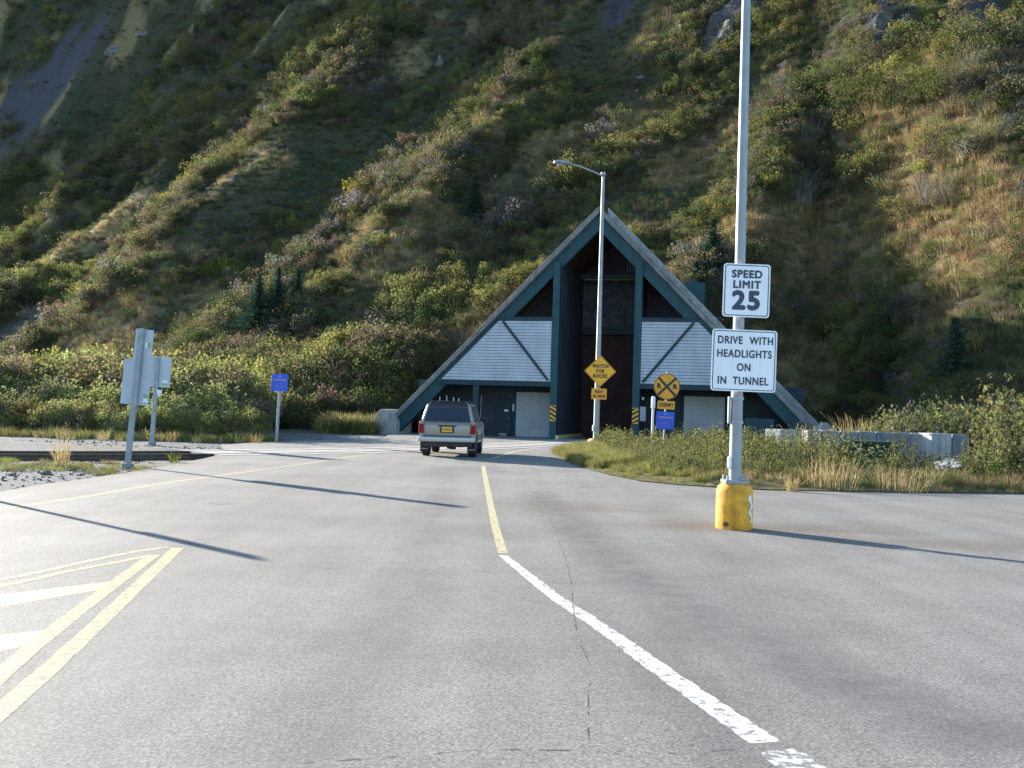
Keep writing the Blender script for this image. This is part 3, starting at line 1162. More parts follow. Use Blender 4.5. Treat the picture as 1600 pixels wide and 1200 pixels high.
# tunnel door, header, stone panel, cross beam, upper gable
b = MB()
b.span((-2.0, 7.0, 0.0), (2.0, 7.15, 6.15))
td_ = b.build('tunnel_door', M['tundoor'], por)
b = MB()
for k in range(1, 8):
    b.span((-2.0 + k * 0.5 - 0.02, 6.96, 0.0), (-2.0 + k * 0.5 + 0.02, 6.995, 6.14))
b.build('door_rib', M['tundoor'], td_)
b = MB()
b.span((-2.015, 6.6, 6.155), (2.015, 7.15, 6.62))
b.build('door_header', M['teal_dark'], por)
b = MB()
b.span((-2.015, 6.75, 6.625), (2.015, 7.15, 9.45))
b.build('stone_panel', M['rockpanel'], por)
b = MB()
b.span((-2.015, 5.2, 9.3), (2.015, 5.45, 9.56))
b.build('cross_beam', M['teal'], por)
b = MB()
b.prism([(-2.29, 9.61), (2.29, 9.61), (0.25, 11.55), (-0.25, 11.55)], 7.0, 7.2)
ga = b.build('gable_wall', M['slate'], por)
b = MB()
for k in range(4):
    b.span((0.55 + k * 0.16, 6.95, 9.95), (0.62 + k * 0.16, 6.995, 10.6))
b.build('louvre', M['galv_dull'], ga)
# yellow kerbs at the foot of the recess walls
b = MB()
b.span((-2.015, -0.6, 0.004), (-1.86, 6.9, 0.20))
b.build('kerb', M['cream_conc'], por)
b = MB()
b.span((1.86, -0.6, 0.004), (2.015, 6.9, 0.20))
b.build('kerb', M['cream_conc'], por)
# raised concrete curb along the right-hand roof and the green roof box
b = MB()
b.prism([(x, z) for x, z in ((0.35, HA - 0.36 + 0.45), (11.9, HA - SL * 11.9 + 0.45), (11.9, HA - SL * 11.9 - 0.01), (0.35, HA - 0.36 - 0.01))], 0.3, 1.6)
b.build('roof_curb', M['concrete'], por, bevel=0.03)
b = MB()
b.prism([(4.3, 8.5), (5.45, 7.3), (5.45, 8.62), (4.6, 8.75)], 1.8, 3.2)
b.build('roof_box', M['teal'], por, bevel=0.03)
# grey electrical box and lamp on the right column
b = MB()
b.span((2.42, -0.5, 1.1), (2.72, -0.25, 1.85))
b.span((2.50, -0.5, 2.2), (2.62, -0.35, 2.36))
b.build('electrical_box', M['galv_dull'], por, bevel=0.015)
# cabinet in the right bay
b = MB()
b.span((7.75, -0.6, 0.0), (9.2, 0.5, 1.42))
cb = b.build('storage_cabinet', M['teal'], por, bevel=0.02)
b = MB()
b.span((8.46, -0.615, 0.08), (8.49, -0.602, 1.36))
b.build('door_gap', M['teal_dark'], cb)


# ------------------------------------------------------------------ lamps and signs
def cobra_lamp(name, label, base, h, arm_dir, arm_len, r0, r1, handhole=True, group=None):
    t = thing(name, label, 'street lamp', base, group=group)
    b = MB()
    b.tube([(0, 0, 0.30), (0, 0, h * 0.35), (0, 0, h)], [r0, r0 * 0.8, r1], 16)
    pole = b.build('pole', M['galv'], t, smooth=True)
    b = MB()
    b.tube([(0, 0, h - 0.03), (0, 0, h + 0.10)], [r1 * 1.9, r1 * 1.5], 12)
    b.build('pole_cap', M['galv'], t, smooth=True)
    d = Vector(arm_dir).normalized()
    b = MB()
    b.tube([d * 0.0 + Vector((0, 0, h - 0.06)), d * arm_len * 0.25 + Vector((0, 0, h + 0.10)), d * arm_len * 0.55 + Vector((0, 0, h + 0.26)), d * arm_len * 0.8 + Vector((0, 0, h + 0.33))], [0.045, 0.042, 0.04, 0.04], 10)
    b.build('arm', M['galv'], t, smooth=True)
    # lamp head: flattened tapering housing
    b = MB()
    c = d * arm_len * 0.75 + Vector((0, 0, h + 0.33))
    side = Vector((-d.y, d.x, 0))
    secs = [(0, 0.05, 0.05), (0.12, 0.10, 0.08), (0.35, 0.17, 0.11), (0.58, 0.18, 0.10), (0.72, 0.10, 0.05)]
    vs, fs = [], []
    for (l_, wd, ht) in secs:
        for k in range(10):
            a = 2 * math.pi * k / 10
            vs.append(c + d * l_ + side * math.cos(a) * wd + Vector((0, 0, math.sin(a) * (ht if math.sin(a) > 0 else ht * 0.6))))
    for i in range(len(secs) - 1):
        for k in range(10):
            fs.append((i * 10 + k, i * 10 + (k + 1) % 10, (i + 1) * 10 + (k + 1) % 10, (i + 1) * 10 + k))
    fs += [tuple(range(9, -1, -1)), tuple(range(40, 50))]
    b.add(vs, fs)
    hd = b.build('lamp_head', M['galv_dull'], t, smooth=True)
    b = MB()
    q = c + d * 0.45 + Vector((0, 0, -0.07))
    b.tube([q, q + Vector((0, 0, -0.05)), q + Vector((0, 0, -0.085))], [0.13, 0.115, 0.05], 12)
    b.build('lens', M['lamp_glass'], hd, smooth=True)
    return t, pole


# near lamp post with the two white signs
lamp1, pole1 = cobra_lamp('street_lamp', 'near galvanised lamp post on a yellow concrete base at the right of the road', (POLE.x, POLE.y, 0), 9.6, (-0.2, 1, 0), 2.4, 0.088, 0.052)
b = MB()
prof = [(0.235, 0.0), (0.243, 0.03), (0.243, 0.50), (0.225, 0.56), (0.18, 0.60), (0.0, 0.60)]
n = 28
vs, fs = [], []
for (r_, z) in prof:
    for k in range(n):
        a = 2 * math.pi * k / n
        vs.append((r_ * math.cos(a), r_ * math.sin(a), z))
for i in range(len(prof) - 1):
    for k in range(n):
        fs.append((i * n + k, i * n + (k + 1) % n, (i + 1) * n + (k + 1) % n, (i + 1) * n + k))
b.add(vs, fs)
cb = b.build('concrete_base', M['yellow_conc'], lamp1, smooth=True)
# chipped white paint run down the right of the base
b = MB()
vs = []
NZ = 14
for i in range(NZ + 1):
    z = 0.10 + i / NZ * 0.36
    a0 = R(-52 + 6 * math.sin(i * 0.9) + (NZ - i) * 0.5)
    a1 = a0 + R(9 + 4 * math.sin(i * 1.7) + i * 0.5)
    for a in (a0, (a0 + a1) / 2, a1):
        vs.append((0.2465 * math.cos(a), 0.2465 * math.sin(a), z))
b.add(vs, [(3 * i + k, 3 * i + k + 1, 3 * i + k + 4, 3 * i + k + 3) for i in range(NZ) for k in range(2)])
b.build('bare_patch', M['white_paint'], cb)
b = MB()
vs = []
for i in range(9):
    z = 0.035 + i * 0.009
    hw = R(10) * math.sin(math.pi * (i + 0.3) / 8.8) * (1 + 0.35 * math.sin(i * 2.3))
    for a in (R(-128) - hw, R(-128), R(-128) + hw):
        vs.append((0.2465 * math.cos(a), 0.2465 * math.sin(a), z))
b.add(vs, [(3 * i + k, 3 * i + k + 1, 3 * i + k + 4, 3 * i + k + 3) for i in range(8) for k in range(2)])
b.build('chip', M['bark'], cb)
b = MB()
b.box((0, 0, 0.625), (0.32, 0.32, 0.05))
b.build('base_plate', M['galv'], lamp1, bevel=0.01)
for sx in (-1, 1):
    for sy in (-1, 1):
        b = MB()
        b.tube([(sx * 0.125, sy * 0.125, 0.6), (sx * 0.125, sy * 0.125, 0.71)], 0.018, 8)
        b.build('anchor_bolt', M['galv_dull'], lamp1)
b = MB()
b.box((-0.085, -0.03, 0.88), (0.05, 0.09, 0.16))
b.build('hand_hole_cover', M['white_sign'], lamp1, bevel=0.02)
for z in (1.42, 1.74):
    b = MB()
    b.tube([(0, 0, z - 0.02), (0, 0, z + 0.02)], 0.092, 16)
    b.build('band', M['galv_dull'], lamp1, smooth=True)
b = MB()
b.box((-0.105, -0.02, 1.58), (0.035, 0.05, 0.36))
b.build('conduit_box', M['galv_dull'], lamp1, bevel=0.008)

SGN_Y = POLE.y - 0.10
# speed limit sign
def px_at(px, py, y):
    d = ray(px, py)
    t = (y - EYE.y) / d.y
    return EYE + d * t


c1 = px_at(1166.5, 454, SGN_Y)
spd = thing('speed_limit_sign', 'white SPEED LIMIT 25 sign, upper of two on the near lamp post', 'road sign', c1, (0, R(0.7), 0))
W_, H_ = 0.625, 0.715
b = MB()
b.prism(rrect(W_, H_, 0.04), -0.002, 0.002)
pl = b.build('panel', M['white_sign'], spd)
ring(rrect(W_ - 0.035, H_ - 0.035, 0.035), rrect(W_ - 0.058, H_ - 0.058, 0.028), -0.0045, -0.0025).build('border', M['navy'], pl)
text('lettering', 'SPEED', 0.140, M['navy'], pl, (0, -0.004, 0.215), 0.006, 1.10, 1.0)
text('lettering', 'LIMIT', 0.140, M['navy'], pl, (0, -0.004, 0.075), 0.006, 1.16, 0.98)
text('lettering', '25', 0.335, M['navy'], pl, (0, -0.004, -0.145), 0.017, 1.15, 1.05)
for z in (0.22, -0.22):
    b = MB()
    b.box((0, 0.035, z), (0.20, 0.06, 0.03))
    b.build('bracket', M['galv_dull'], spd)
c2 = px_at(1162.5, 563.5, SGN_Y)
drv = thing('headlights_sign', 'square white DRIVE WITH HEADLIGHTS ON IN TUNNEL sign below the speed limit sign', 'road sign', c2, (0, R(0.7), 0))
W_, H_ = 0.865, 0.825
b = MB()
b.prism(rrect(W_, H_, 0.04), -0.002, 0.002)
pl = b.build('panel', M['white_sign'], drv)
ring(rrect(W_ - 0.035, H_ - 0.035, 0.035), rrect(W_ - 0.056, H_ - 0.056, 0.028), -0.0045, -0.0025).build('border', M['navy'], pl)
for s, xx, z, sp in (('DRIVE', -0.195, 0.265, 1.12), ('WITH', 0.225, 0.265, 1.12), ('HEADLIGHTS', 0, 0.085, 1.12), ('ON', 0, -0.095, 1.1), ('IN', -0.285, -0.275, 1.15), ('TUNNEL', 0.095, -0.275, 1.12)):
    text('lettering', s, 0.142, M['navy'], pl, (xx, -0.004, z), 0.0035, sp, 0.80)
for z in (0.3, -0.3):
    b = MB()
    b.box((0, 0.035, z), (0.20, 0.06, 0.03))
    b.build('bracket', M['galv_dull'], drv)

# far lamp post by the tunnel mouth
L2 = gp(931, 702)
lamp2, pole2 = cobra_lamp('street_lamp', 'taller lamp post beside the tunnel mouth, its arm reaching left', (L2.x, L2.y, 0), 11.15, (-1, -0.25, 0), 1.85, 0.128, 0.062)
b = MB()
b.tube([(0, 0, 0), (0, 0, 0.36), (0, 0, 0.42)], [0.36, 0.34, 0.26], 20)
b.build('concrete_base', M['cream_conc'], lamp2, smooth=True)
b = MB()
b.box((-0.13, -0.05, 0.85), (0.08, 0.12, 0.25))
b.build('hand_hole_cover', M['white_sign'], lamp2, bevel=0.03)
y2 = L2.y - 0.16
c3 = px_at(938, 580, y2)
wr = thing('falling_rocks_sign', 'yellow diamond WATCH FOR ROCKS sign on the far lamp post', 'road sign', c3, (0, R(0.5), 0))
dm = 0.655
b = MB()
a = 0.06
dp = []
for k in range(4):
    an = R(45 + 90 * k)
    for s in (-1, 1):
        pass
dia = [(x * math.cos(R(45)) - z * math.sin(R(45)), x * math.sin(R(45)) + z * math.cos(R(45))) for x, z in rrect(0.91, 0.91, 0.05)]
b.prism(dia, -0.003, 0.003)
pl = b.build('panel', M['yellow_sign'], wr)
f1 = lambda s: [(x * s, z * s) for x, z in dia]
ring(f1(0.965), f1(0.935), -0.006, -0.0035).build('border', M['black'], pl)
for s, z in (('WATCH', 0.20), ('FOR', 0.0), ('ROCKS', -0.20)):
    text('lettering', s, 0.20, M['black'], pl, (0, -0.005, z), 0.010, 1.15, 0.80)
c4 = px_at(936, 615.5, y2)
nx = thing('distance_plate', 'small amber NEXT MILES plate under the rocks diamond', 'road sign', c4, (0, R(0.5), 0))
b = MB()
b.prism(rrect(0.61, 0.44, 0.03), -0.003, 0.003)
pl = b.build('panel', M['amber_sign'], nx)
text('lettering', 'NEXT', 0.15, M['black'], pl, (0, -0.005, 0.085), 0.007, 1.15, 0.80)
text('lettering', '2\u00bd MILES', 0.15, M['black'], pl, (0, -0.005, -0.095), 0.007, 1.1, 0.74)

# railroad warning on its own post
RRp = gp(1036.5, 714)
rr_ = thing('railroad_sign', 'round yellow railroad crossing warning sign marked R X R on a thin post', 'road sign', RRp, (0, R(1.4), 0))
zc = (px_at(1043, 604, RRp.y).z)
b = MB()
b.tube([(0, 0.03, -0.2), (0, 0.03, zc + 0.52)], 0.035, 10)
b.build('post', M['galv'], rr_, smooth=True)
b = MB()
b.prism([(0.46 * math.cos(2 * math.pi * k / 40), zc + 0.46 * math.sin(2 * math.pi * k / 40)) for k in range(40)], -0.012, -0.006)
dc = b.build('panel', M['amber_sign'], rr_)
circ = lambda r: [(r * math.cos(2 * math.pi * k / 40), zc + r * math.sin(2 * math.pi * k / 40)) for k in range(40)]
ring(circ(0.452), circ(0.430), -0.016, -0.0125).build('border', M['black'], dc)
b = MB()
for s in (45, -45):
    b.box((0, -0.0145 if s > 0 else -0.0165, zc), (0.85, 0.004, 0.085), Matrix.Rotation(R(s), 3, 'Y'))
b.build('cross', M['black'], dc)
for sx in (-1, 1):
    text('lettering', 'R', 0.24, M['black'], dc, (sx * 0.28, -0.0155, zc), 0.014, 1, 1)
ex = thing('exempt_plate', 'small yellow EXEMPT plate under the round railroad sign', 'road sign', px_at(1041, 633, RRp.y - 0.015), (0, R(1.4), 0))
b = MB()
b.prism(rrect(0.60, 0.29, 0.025), -0.003, 0.003)
pl = b.build('panel', M['amber_sign'], ex)
text('lettering', 'EXEMPT', 0.165, M['black'], pl, (0, -0.005, -0.003), 0.007, 1.12, 0.78)


def blue_panel(t, wd, ht):
    b = MB()
    b.prism(rrect(wd, ht, 0.02), -0.003, 0.003)
    pl = b.build('panel', M['blue_sign'], t)
    # lines of small lettering: short strokes in rows
    rows = [(0.36, 0.14, 0.075, 'pale_ink', 2), (0.17, 0.80, 0.10, 'orange_ink', 11), (-0.07, 0.36, 0.05, 'pink_ink', 6), (-0.19, 0.62, 0.05, 'pink_ink', 9), (-0.31, 0.42, 0.05, 'pink_ink', 7)]
    for (z, f, h, mm, k) in rows:
        b = MB()
        L = wd * f
        for i in range(k):
            x = -L / 2 + L * (i + 0.5) / k
            cw = L / k * 0.66
            hh = h * ht
            b.box((x - cw * 0.35, -0.0052, z * ht), (cw * 0.28, 0.003, hh))
            b.box((x + cw * 0.35, -0.0052, z * ht), (cw * 0.28, 0.003, hh))
            b.box((x, -0.0052, z * ht + (hh * 0.42 if i % 2 else 0)), (cw * 0.42, 0.003, hh * 0.2))
        b.build('lettering', M[mm], pl)
    return pl


bs = thing('notice_sign', 'blue notice sign with orange wording below the EXEMPT plate', 'notice sign', px_at(1039.5, 657, RRp.y - 0.015), (0, R(1.4), 0))
blue_panel(bs, 0.63, 0.62)
B2 = gp(431.5, 690)
bs2 = thing('notice_sign', 'blue notice sign with orange wording standing alone on the left gravel', 'notice sign', B2, (0, R(1.6), 0))
zb = px_at(437, 598, B2.y).z
b = MB()
b.tube([(0, 0.05, -0.2), (0, 0.05, zb + 0.34)], 0.06, 10)
b.build('post', M['galv_dull'], bs2, smooth=True)
pl = blue_panel(bs2, 0.63, 0.66)
pl.location = (0, -0.02, zb)
# white delineator tube
DL = gp(1018, 706)
dl = thing('delineator_post', 'slim white marker tube with thicker top, left of the railroad sign', 'marker post', DL, (0, R(0.6), 0))
zt = px_at(1020, 619, DL.y).z
b = MB()
b.tube([(0, 0, -0.1), (0, 0, zt - 0.5)], 0.048, 10)
b.build('tube', M['white_paint'], dl, smooth=True)
b = MB()
b.tube([(0, 0, zt - 0.5), (0, 0, zt - 0.47), (0, 0, zt - 0.06), (0, 0, zt)], [0.05, 0.082, 0.082, 0.045], 12)
b.build('cap_sleeve', M['white_sign'], dl, smooth=True)

# signs seen from behind at the left
S1 = gp(199, 728)
s1 = thing('road_sign', 'leaning steel post with two grey sign backs, nearest one by the rails', 'road sign', S1, (0, R(3.9), R(-6)))
b = MB()
b.box((0, 0, 1.46), (0.12, 0.08, 3.22))
b.build('post', M['galv_dull'], s1, bevel=0.012)
b = MB()
b.tube([(0, 0, -0.08), (0, 0, 0.06)], 0.13, 14)
b.build('footing', M['concrete_dark'], s1, smooth=True)
b = MB()
b.box((0.05, 0.065, 2.70), (0.42, 0.008, 0.70))
p1 = b.build('upper_panel', M['alu'], s1)
b = MB()
b.box((-0.03, 0.075, 1.86), (0.66, 0.008, 1.0))
p2 = b.build('lower_panel', M['alu'], s1)
b = MB()
b.box((0.115, 0.059, 2.70), (0.06, 0.003, 0.13))
b.build('sticker', M['paper'], p1)
b = MB()
b.box((0.22, 0.069, 1.48), (0.11, 0.003, 0.08))
b.build('sticker', M['paper'], p2)
b = MB()
b.box((0.185, 0.059, 2.71), (0.06, 0.003, 0.12))
b.build('sticker', M['sticker'], p1)
b = MB()
b.box((0.22, 0.069, 1.575), (0.11, 0.003, 0.07))
b.build('sticker', M['sticker'], p2)
S2 = gp(237.5, 693)
s2 = thing('road_sign', 'upright steel post with one pale square sign back, behind the leaning post', 'road sign', S2, (0, R(1.6), R(4)))
b = MB()
b.box((0, 0, 1.40), (0.13, 0.10, 3.0))
b.build('post', M['galv_dull'], s2, bevel=0.012)
b = MB()
b.box((0.05, 0.065, 2.42), (0.78, 0.008, 1.02))
b.build('panel', M['alu'], s2)
b = MB()
b.box((0.27, 0.059, 2.10), (0.16, 0.003, 0.09))
b.build('sticker', M['paper'], s2)
b = MB()
b.box((0.27, 0.059, 2.02), (0.16, 0.003, 0.06))
b.build('sticker', M['sticker'], s2)
b = MB()
b.tube([(0.11, 0.02, 1.82), (0.11, 0.02, 1.72), (0.10, 0.02, 1.58)], [0.10, 0.10, 0.04], 12)
b.build('bell', M['white_paint'], s2, smooth=True)
b = MB()
b.tube([(0, 0, -0.08), (0, 0, 0.06)], 0.13, 14)
b.build('footing', M['concrete_dark'], s2, smooth=True)
# a further sign left of the view: its shadow falls on the road
tipA = gp(412, 876)
SH = 3.35
hdir = Vector((SUN.x, SUN.y, 0)).normalized()
S3 = tipA + hdir * (SH / math.tan(SUN_EL))
s3 = thing('road_sign', 'steel sign post standing left of the view, its long shadow crossing the road', 'road sign', (S3.x, S3.y, 0))
b = MB()
b.box((0, 0, SH / 2 - 0.1), (0.075, 0.075, SH + 0.2 - 0.02))
b.build('post', M['galv_dull'], s3)
b = MB()
b.box((0, 0.06, SH - 0.4), (0.20, 0.008, 0.70))
b.build('panel', M['alu'], s3)

# ------------------------------------------------------------------ sport utility car
CAR = gp(697, 715)
car = thing('suv_car', 'silver older station-wagon SUV with roof rack driving to the tunnel', 'car', (CAR.x, CAR.y, 0), (0, 0, R(-2.0)))


def arc(cy, cz, r, a0, a1, n=10):
    return [(cy + r * math.cos(R(a0 + (a1 - a0) * i / n)), cz + r * math.sin(R(a0 + (a1 - a0) * i / n))) for i in range(n + 1)]


def yz_prism(b, pts, x0, x1):
    """side outline (y,z) pulled from x0 to x1"""
    n = len(pts)
    vs = [(x0, p[0], p[1]) for p in pts] + [(x1, p[0], p[1]) for p in pts]
    b.add(vs, [tuple(range(n)), tuple(range(2 * n - 1, n - 1, -1))] + [(i, i + n, (i + 1) % n + n, (i + 1) % n) for i in range(n)])


RA, FA, WR = 0.98, 3.60, 0.36
side = [(0.06, 0.52)] + [(RA - 0.44, 0.48)] + arc(RA, 0.40, 0.44, 170, 10) + [(RA + 0.46, 0.42), (FA - 0.46, 0.42)] + arc(FA, 0.40, 0.44, 170, 10) + \
    [(4.42, 0.46), (4.50, 0.62), (4.44, 0.92), (4.20, 1.00), (3.22, 1.075), (0.10, 1.09), (0.03, 0.95)]
b = MB()
yz_prism(b, side, -0.84, 0.84)
body = b.build('body', M['silver'], car, bevel=0.06, smooth=True, seg=3)
# cabin with tumblehome
b = MB()
z0, z1 = 1.07, 1.63
cabin = [(-0.81, 0.07, z0), (0.81, 0.07, z0), (0.81, 3.25, z0), (-0.81, 3.25, z0), (-0.66, 0.30, z1), (0.66, 0.30, z1), (0.66, 2.55, z1), (-0.66, 2.55, z1)]
b.add(cabin, [(0, 1, 5, 4), (1, 2, 6, 5), (2, 3, 7, 6), (3, 0, 4, 7), (4, 5, 6, 7), (3, 2, 1, 0)])
cab = b.build('cabin', M['silver'], car, bevel=0.09, smooth=True, seg=3)


def pane(name, pts, parent, push, m=M['glass'], thick=0.012):
    p = [Vector(q) for q in pts]
    n = (p[1] - p[0]).cross(p[2] - p[0]).normalized()
    if n.dot(Vector(push)) < 0:
        n = -n
    b = MB()
    k = len(p)
    b.add([q + n * thick for q in p] + [q - n * 0.03 for q in p], [tuple(range(k)), tuple(range(2 * k - 1, k - 1, -1))] + [(i, i + k, (i + 1) % k + k, (i + 1) % k) for i in range(k)])
    return b.build(name, m, parent)


def lerp3(a, b_, t):
    return Vector(a) * (1 - t) + Vector(b_) * t


def on_face(a, b_, c, d, s, t):
    """bilinear point on face a(bottom left) b(bottom right) c(top right) d(top left)"""
    return lerp3(lerp3(a, b_, s), lerp3(d, c, s), t)


rear = (cabin[0], cabin[1], cabin[5], cabin[4])
pane('rear_window', [on_face(*rear, s, t) for s, t in ((0.06, 0.02), (0.94, 0.02), (0.93, 0.80), (0.07, 0.80))], cab, (0, -1, 0))
pane('rear_spoiler', [on_face(*rear, s, t) for s, t in ((0.06, 0.83), (0.94, 0.83), (0.93, 1.0), (0.07, 1.0))], cab, (0, -1, 0), M['trim'], 0.03)
for sx in (-1, 1):
    fc = (cabin[1], cabin[2], cabin[6], cabin[5]) if sx > 0 else (cabin[0], cabin[3], cabin[7], cabin[4])
    for s0, s1_ in ((0.04, 0.30), (0.33, 0.60), (0.63, 0.93)):
        top = 0.86
        pane('side_window', [on_face(*fc, s, t) for s, t in ((s0, 0.10), (s1_, 0.10), (min(s1_, 0.86 + 0.07 * (s1_ > 0.9) - 0.02), top), (s0 + 0.005, top))], cab, (sx, 0, 0))
pane('windscreen', [on_face(cabin[2], cabin[3], cabin[7], cabin[6], s, t) for s, t in ((0.06, 0.06), (0.94, 0.06), (0.93, 0.92), (0.07, 0.92))], cab, (0, 1, 0))
b = MB()
wp = [on_face(*rear, s, t) + Vector((0, -0.03, 0)) for s, t in ((0.5, 0.03), (0.74, 0.30))]
b.tube(wp, 0.010, 6)
b.build('rear_wiper', M['trim'], cab)
# a seat back and headrests dimly seen are left to the tinted glass; tailgate fittings
b = MB()
b.box((0, 0.012, 1.045), (1.40, 0.02, 0.014))
b.box((0, 0.022, 0.60), (1.40, 0.02, 0.014))
b.box((-0.70, 0.018, 0.82), (0.012, 0.02, 0.44))
b.box((0.70, 0.018, 0.82), (0.012, 0.02, 0.44))
b.build('tailgate_seam', M['seam'], body)
b = MB()
b.box((0, 0.02, 0.955), (0.56, 0.03, 0.035))
b.build('tailgate_handle', M['trim'], body, bevel=0.008)
b = MB()
b.box((0, 0.025, 0.845), (0.42, 0.03, 0.20))
pr = b.build('plate_recess', M['trim'], body)
b = MB()
b.box((0, 0.004, 0.845), (0.31, 0.008, 0.155))
lp = b.build('licence_plate', M['plate'], body, bevel=0.003)
b = MB()
for i in range(6):
    b.box((-0.105 + i * 0.042, -0.002, 0.845), (0.022, 0.003, 0.07))
b.build('plate_marks', M['plate_blue'], lp)
for sx in (-1, 1):
    b = MB()
    b.box((sx * 0.787, 0.055, 0.85), (0.13, 0.12, 0.26))
    tl = b.build('tail_light', M['tail'], body, bevel=0.015)
    b = MB()
    b.box((sx * 0.787, 0.056, 1.015), (0.125, 0.115, 0.06))
    b.build('turn_lens', M['amberlens'], tl, bevel=0.012)
b = MB()
b.box((0, -0.045, 0.545), (1.72, 0.16, 0.15))
bump = b.build('rear_bumper', M['chrome'], car, bevel=0.03, smooth=True)
b = MB()
b.box((0, -0.03, 0.635), (1.46, 0.12, 0.028))
b.build('bumper_step', M['trim'], bump)
b = MB()
b.box((0, 0.08, 0.40), (1.50, 0.16, 0.14))
b.box((0, 0.9, 0.36), (0.9, 0.8, 0.12))
b.box((0, -0.06, 0.40), (0.10, 0.10, 0.08))
b.box((0, 2.2, 0.40), (1.3, 2.9, 0.14))
b.tube([(-0.62, RA, 0.36), (0.62, RA, 0.36)], 0.05, 10)
b.tube([(-0.06, RA, 0.36), (0.20, RA, 0.33)], 0.13, 12)
b.tube([(0.55, 0.0, 0.36), (0.55, 0.6, 0.36)], 0.03, 10)
b.build('underbody', M['trim'], car)
for sx in (-1, 1):
    b = MB()
    b.box((sx * 0.847, (RA + FA) / 2, 0.57), (0.022, FA - RA - 0.95, 0.17))
    b.build('side_cladding', M['cladding'], body, bevel=0.008)
    b = MB()
    b.box((sx * 0.72, RA - 0.50, 0.30), (0.26, 0.015, 0.32))
    mf = b.build('mud_flap', M['rubber'], car)
    b = MB()
    b.box((sx * 0.72, RA - 0.512, 0.235), (0.20, 0.006, 0.018))
    b.build('flap_strip', M['chrome'], mf)
    b = MB()
    b.box((sx * 0.95, 2.88, 1.13), (0.20, 0.09, 0.14))
    b.build('mirror', M['trim'], car, bevel=0.03, smooth=True)
    for ay in (RA, FA):
        prof = [(0.20, -0.10), (0.33, -0.115), (0.355, -0.09), (0.36, 0.0), (0.355, 0.09), (0.33, 0.115), (0.20, 0.10)]
        b = MB()
        n = 28
        vs, fs = [], []
        for (r_, xx) in prof:
            for k in range(n):
                a = 2 * math.pi * k / n
                vs.append((sx * 0.72 + xx, ay + r_ * math.cos(a), 0.36 + r_ * math.sin(a)))
        for i in range(len(prof) - 1):
            for k in range(n):
                fs.append((i * n + k, i * n + (k + 1) % n, (i + 1) * n + (k + 1) % n, (i + 1) * n + k))
        b.add(vs, fs)
        whl = b.build('wheel', M['rubber'], car, smooth=True)
        b = MB()
        b.tube([(sx * 0.64, ay, 0.36), (sx * 0.80, ay, 0.36)], 0.205, 20)
        for k in range(6):
            a = k * math.pi / 3
            b.box((sx * 0.81, ay + 0.12 * math.cos(a), 0.36 + 0.12 * math.sin(a)), (0.02, 0.05, 0.13), Matrix.Rotation(math.pi / 2 - a, 3, 'X'))
        b.build('rim', M['chrome'], whl)
# roof rack with clamps
b = MB()
for sx in (-1, 1):
    b.tube([(sx * 0.56, 0.36, z1 + 0.0), (sx * 0.56, 0.46, z1 + 0.05), (sx * 0.56, 2.2, z1 + 0.05), (sx * 0.56, 2.35, z1)], 0.016, 8)
for yy in (0.55, 1.9):
    b.tube([(-0.62, yy, z1 + 0.065), (0.62, yy, z1 + 0.065)], 0.018, 8)
rk = b.build('roof_rack', M['trim'], car, smooth=True)
b = MB()
for x, hh, mm in ((-0.30, 0.13, 'galv_dull'), (-0.09, 0.17, 'galv'), (0.12, 0.12, 'galv_dull'), (0.28, 0.10, 'galv_dull')):
    b = MB()
    b.box((x, 0.55, z1 + 0.07 + hh / 2), (0.022, 0.05, hh))
    b.build('rack_clamp', M[mm], rk, bevel=0.006)
b = MB()
b.tube([(0.80, 3.0, 1.08), (0.82, 2.95, 1.95)], 0.006, 6)
b.build('antenna', M['trim'], car)

# ------------------------------------------------------------------ barrier blocks, cabinet, stakes, boulder at the right
isz = 0.12
yb = 32.0
BG = 'concrete blocks in the barrier row'


def block(px0, px1, top_py, y, m, label, rotz=0.0, depth=0.62):
    a, c = px_at(px0, top_py, y), px_at(px1, top_py, y)
    wd = abs(c.x - a.x) - 0.012
    zt = (a.z + c.z) / 2
    b = MB()
    b.box((0, 0, zt / 2 - 0.05), (wd, depth, zt + 0.1))
    o = b.build('concrete_block', m, None, bevel=0.035)
    o.location = ((a.x + c.x) / 2, y + depth / 2, 0)
    o.rotation_euler = (0, 0, rotz)
    return tag(o, label, 'concrete block', BG)


block(1203, 1250, 671, 31.2, M['concrete_pale'], 'pale turned concrete block at the left end of the barrier row', R(38), 0.62)
plain = 'plain grey concrete block in the middle run of the barrier row'
for (x0, x1) in ((1262, 1284), (1284, 1313), (1313, 1341), (1341, 1370), (1370, 1398), (1398, 1424)):
    block(x0, x1, 672.5 + (x0 - 1262) * 0.026, yb, M['concrete_dark'], plain)
block(1424, 1444, 677, yb, M['concrete'], 'narrow grey concrete block with whitish streaks beside the pale round-faced one')
block(1446, 1488, 677, yb - 0.35, M['concrete_pale'], 'pale weathered concrete block, the lightest near the right end of the row', R(24))
block(1488, 1515, 678.5, yb, M['concrete_dark'], 'grey concrete block at the right end of the barrier row')

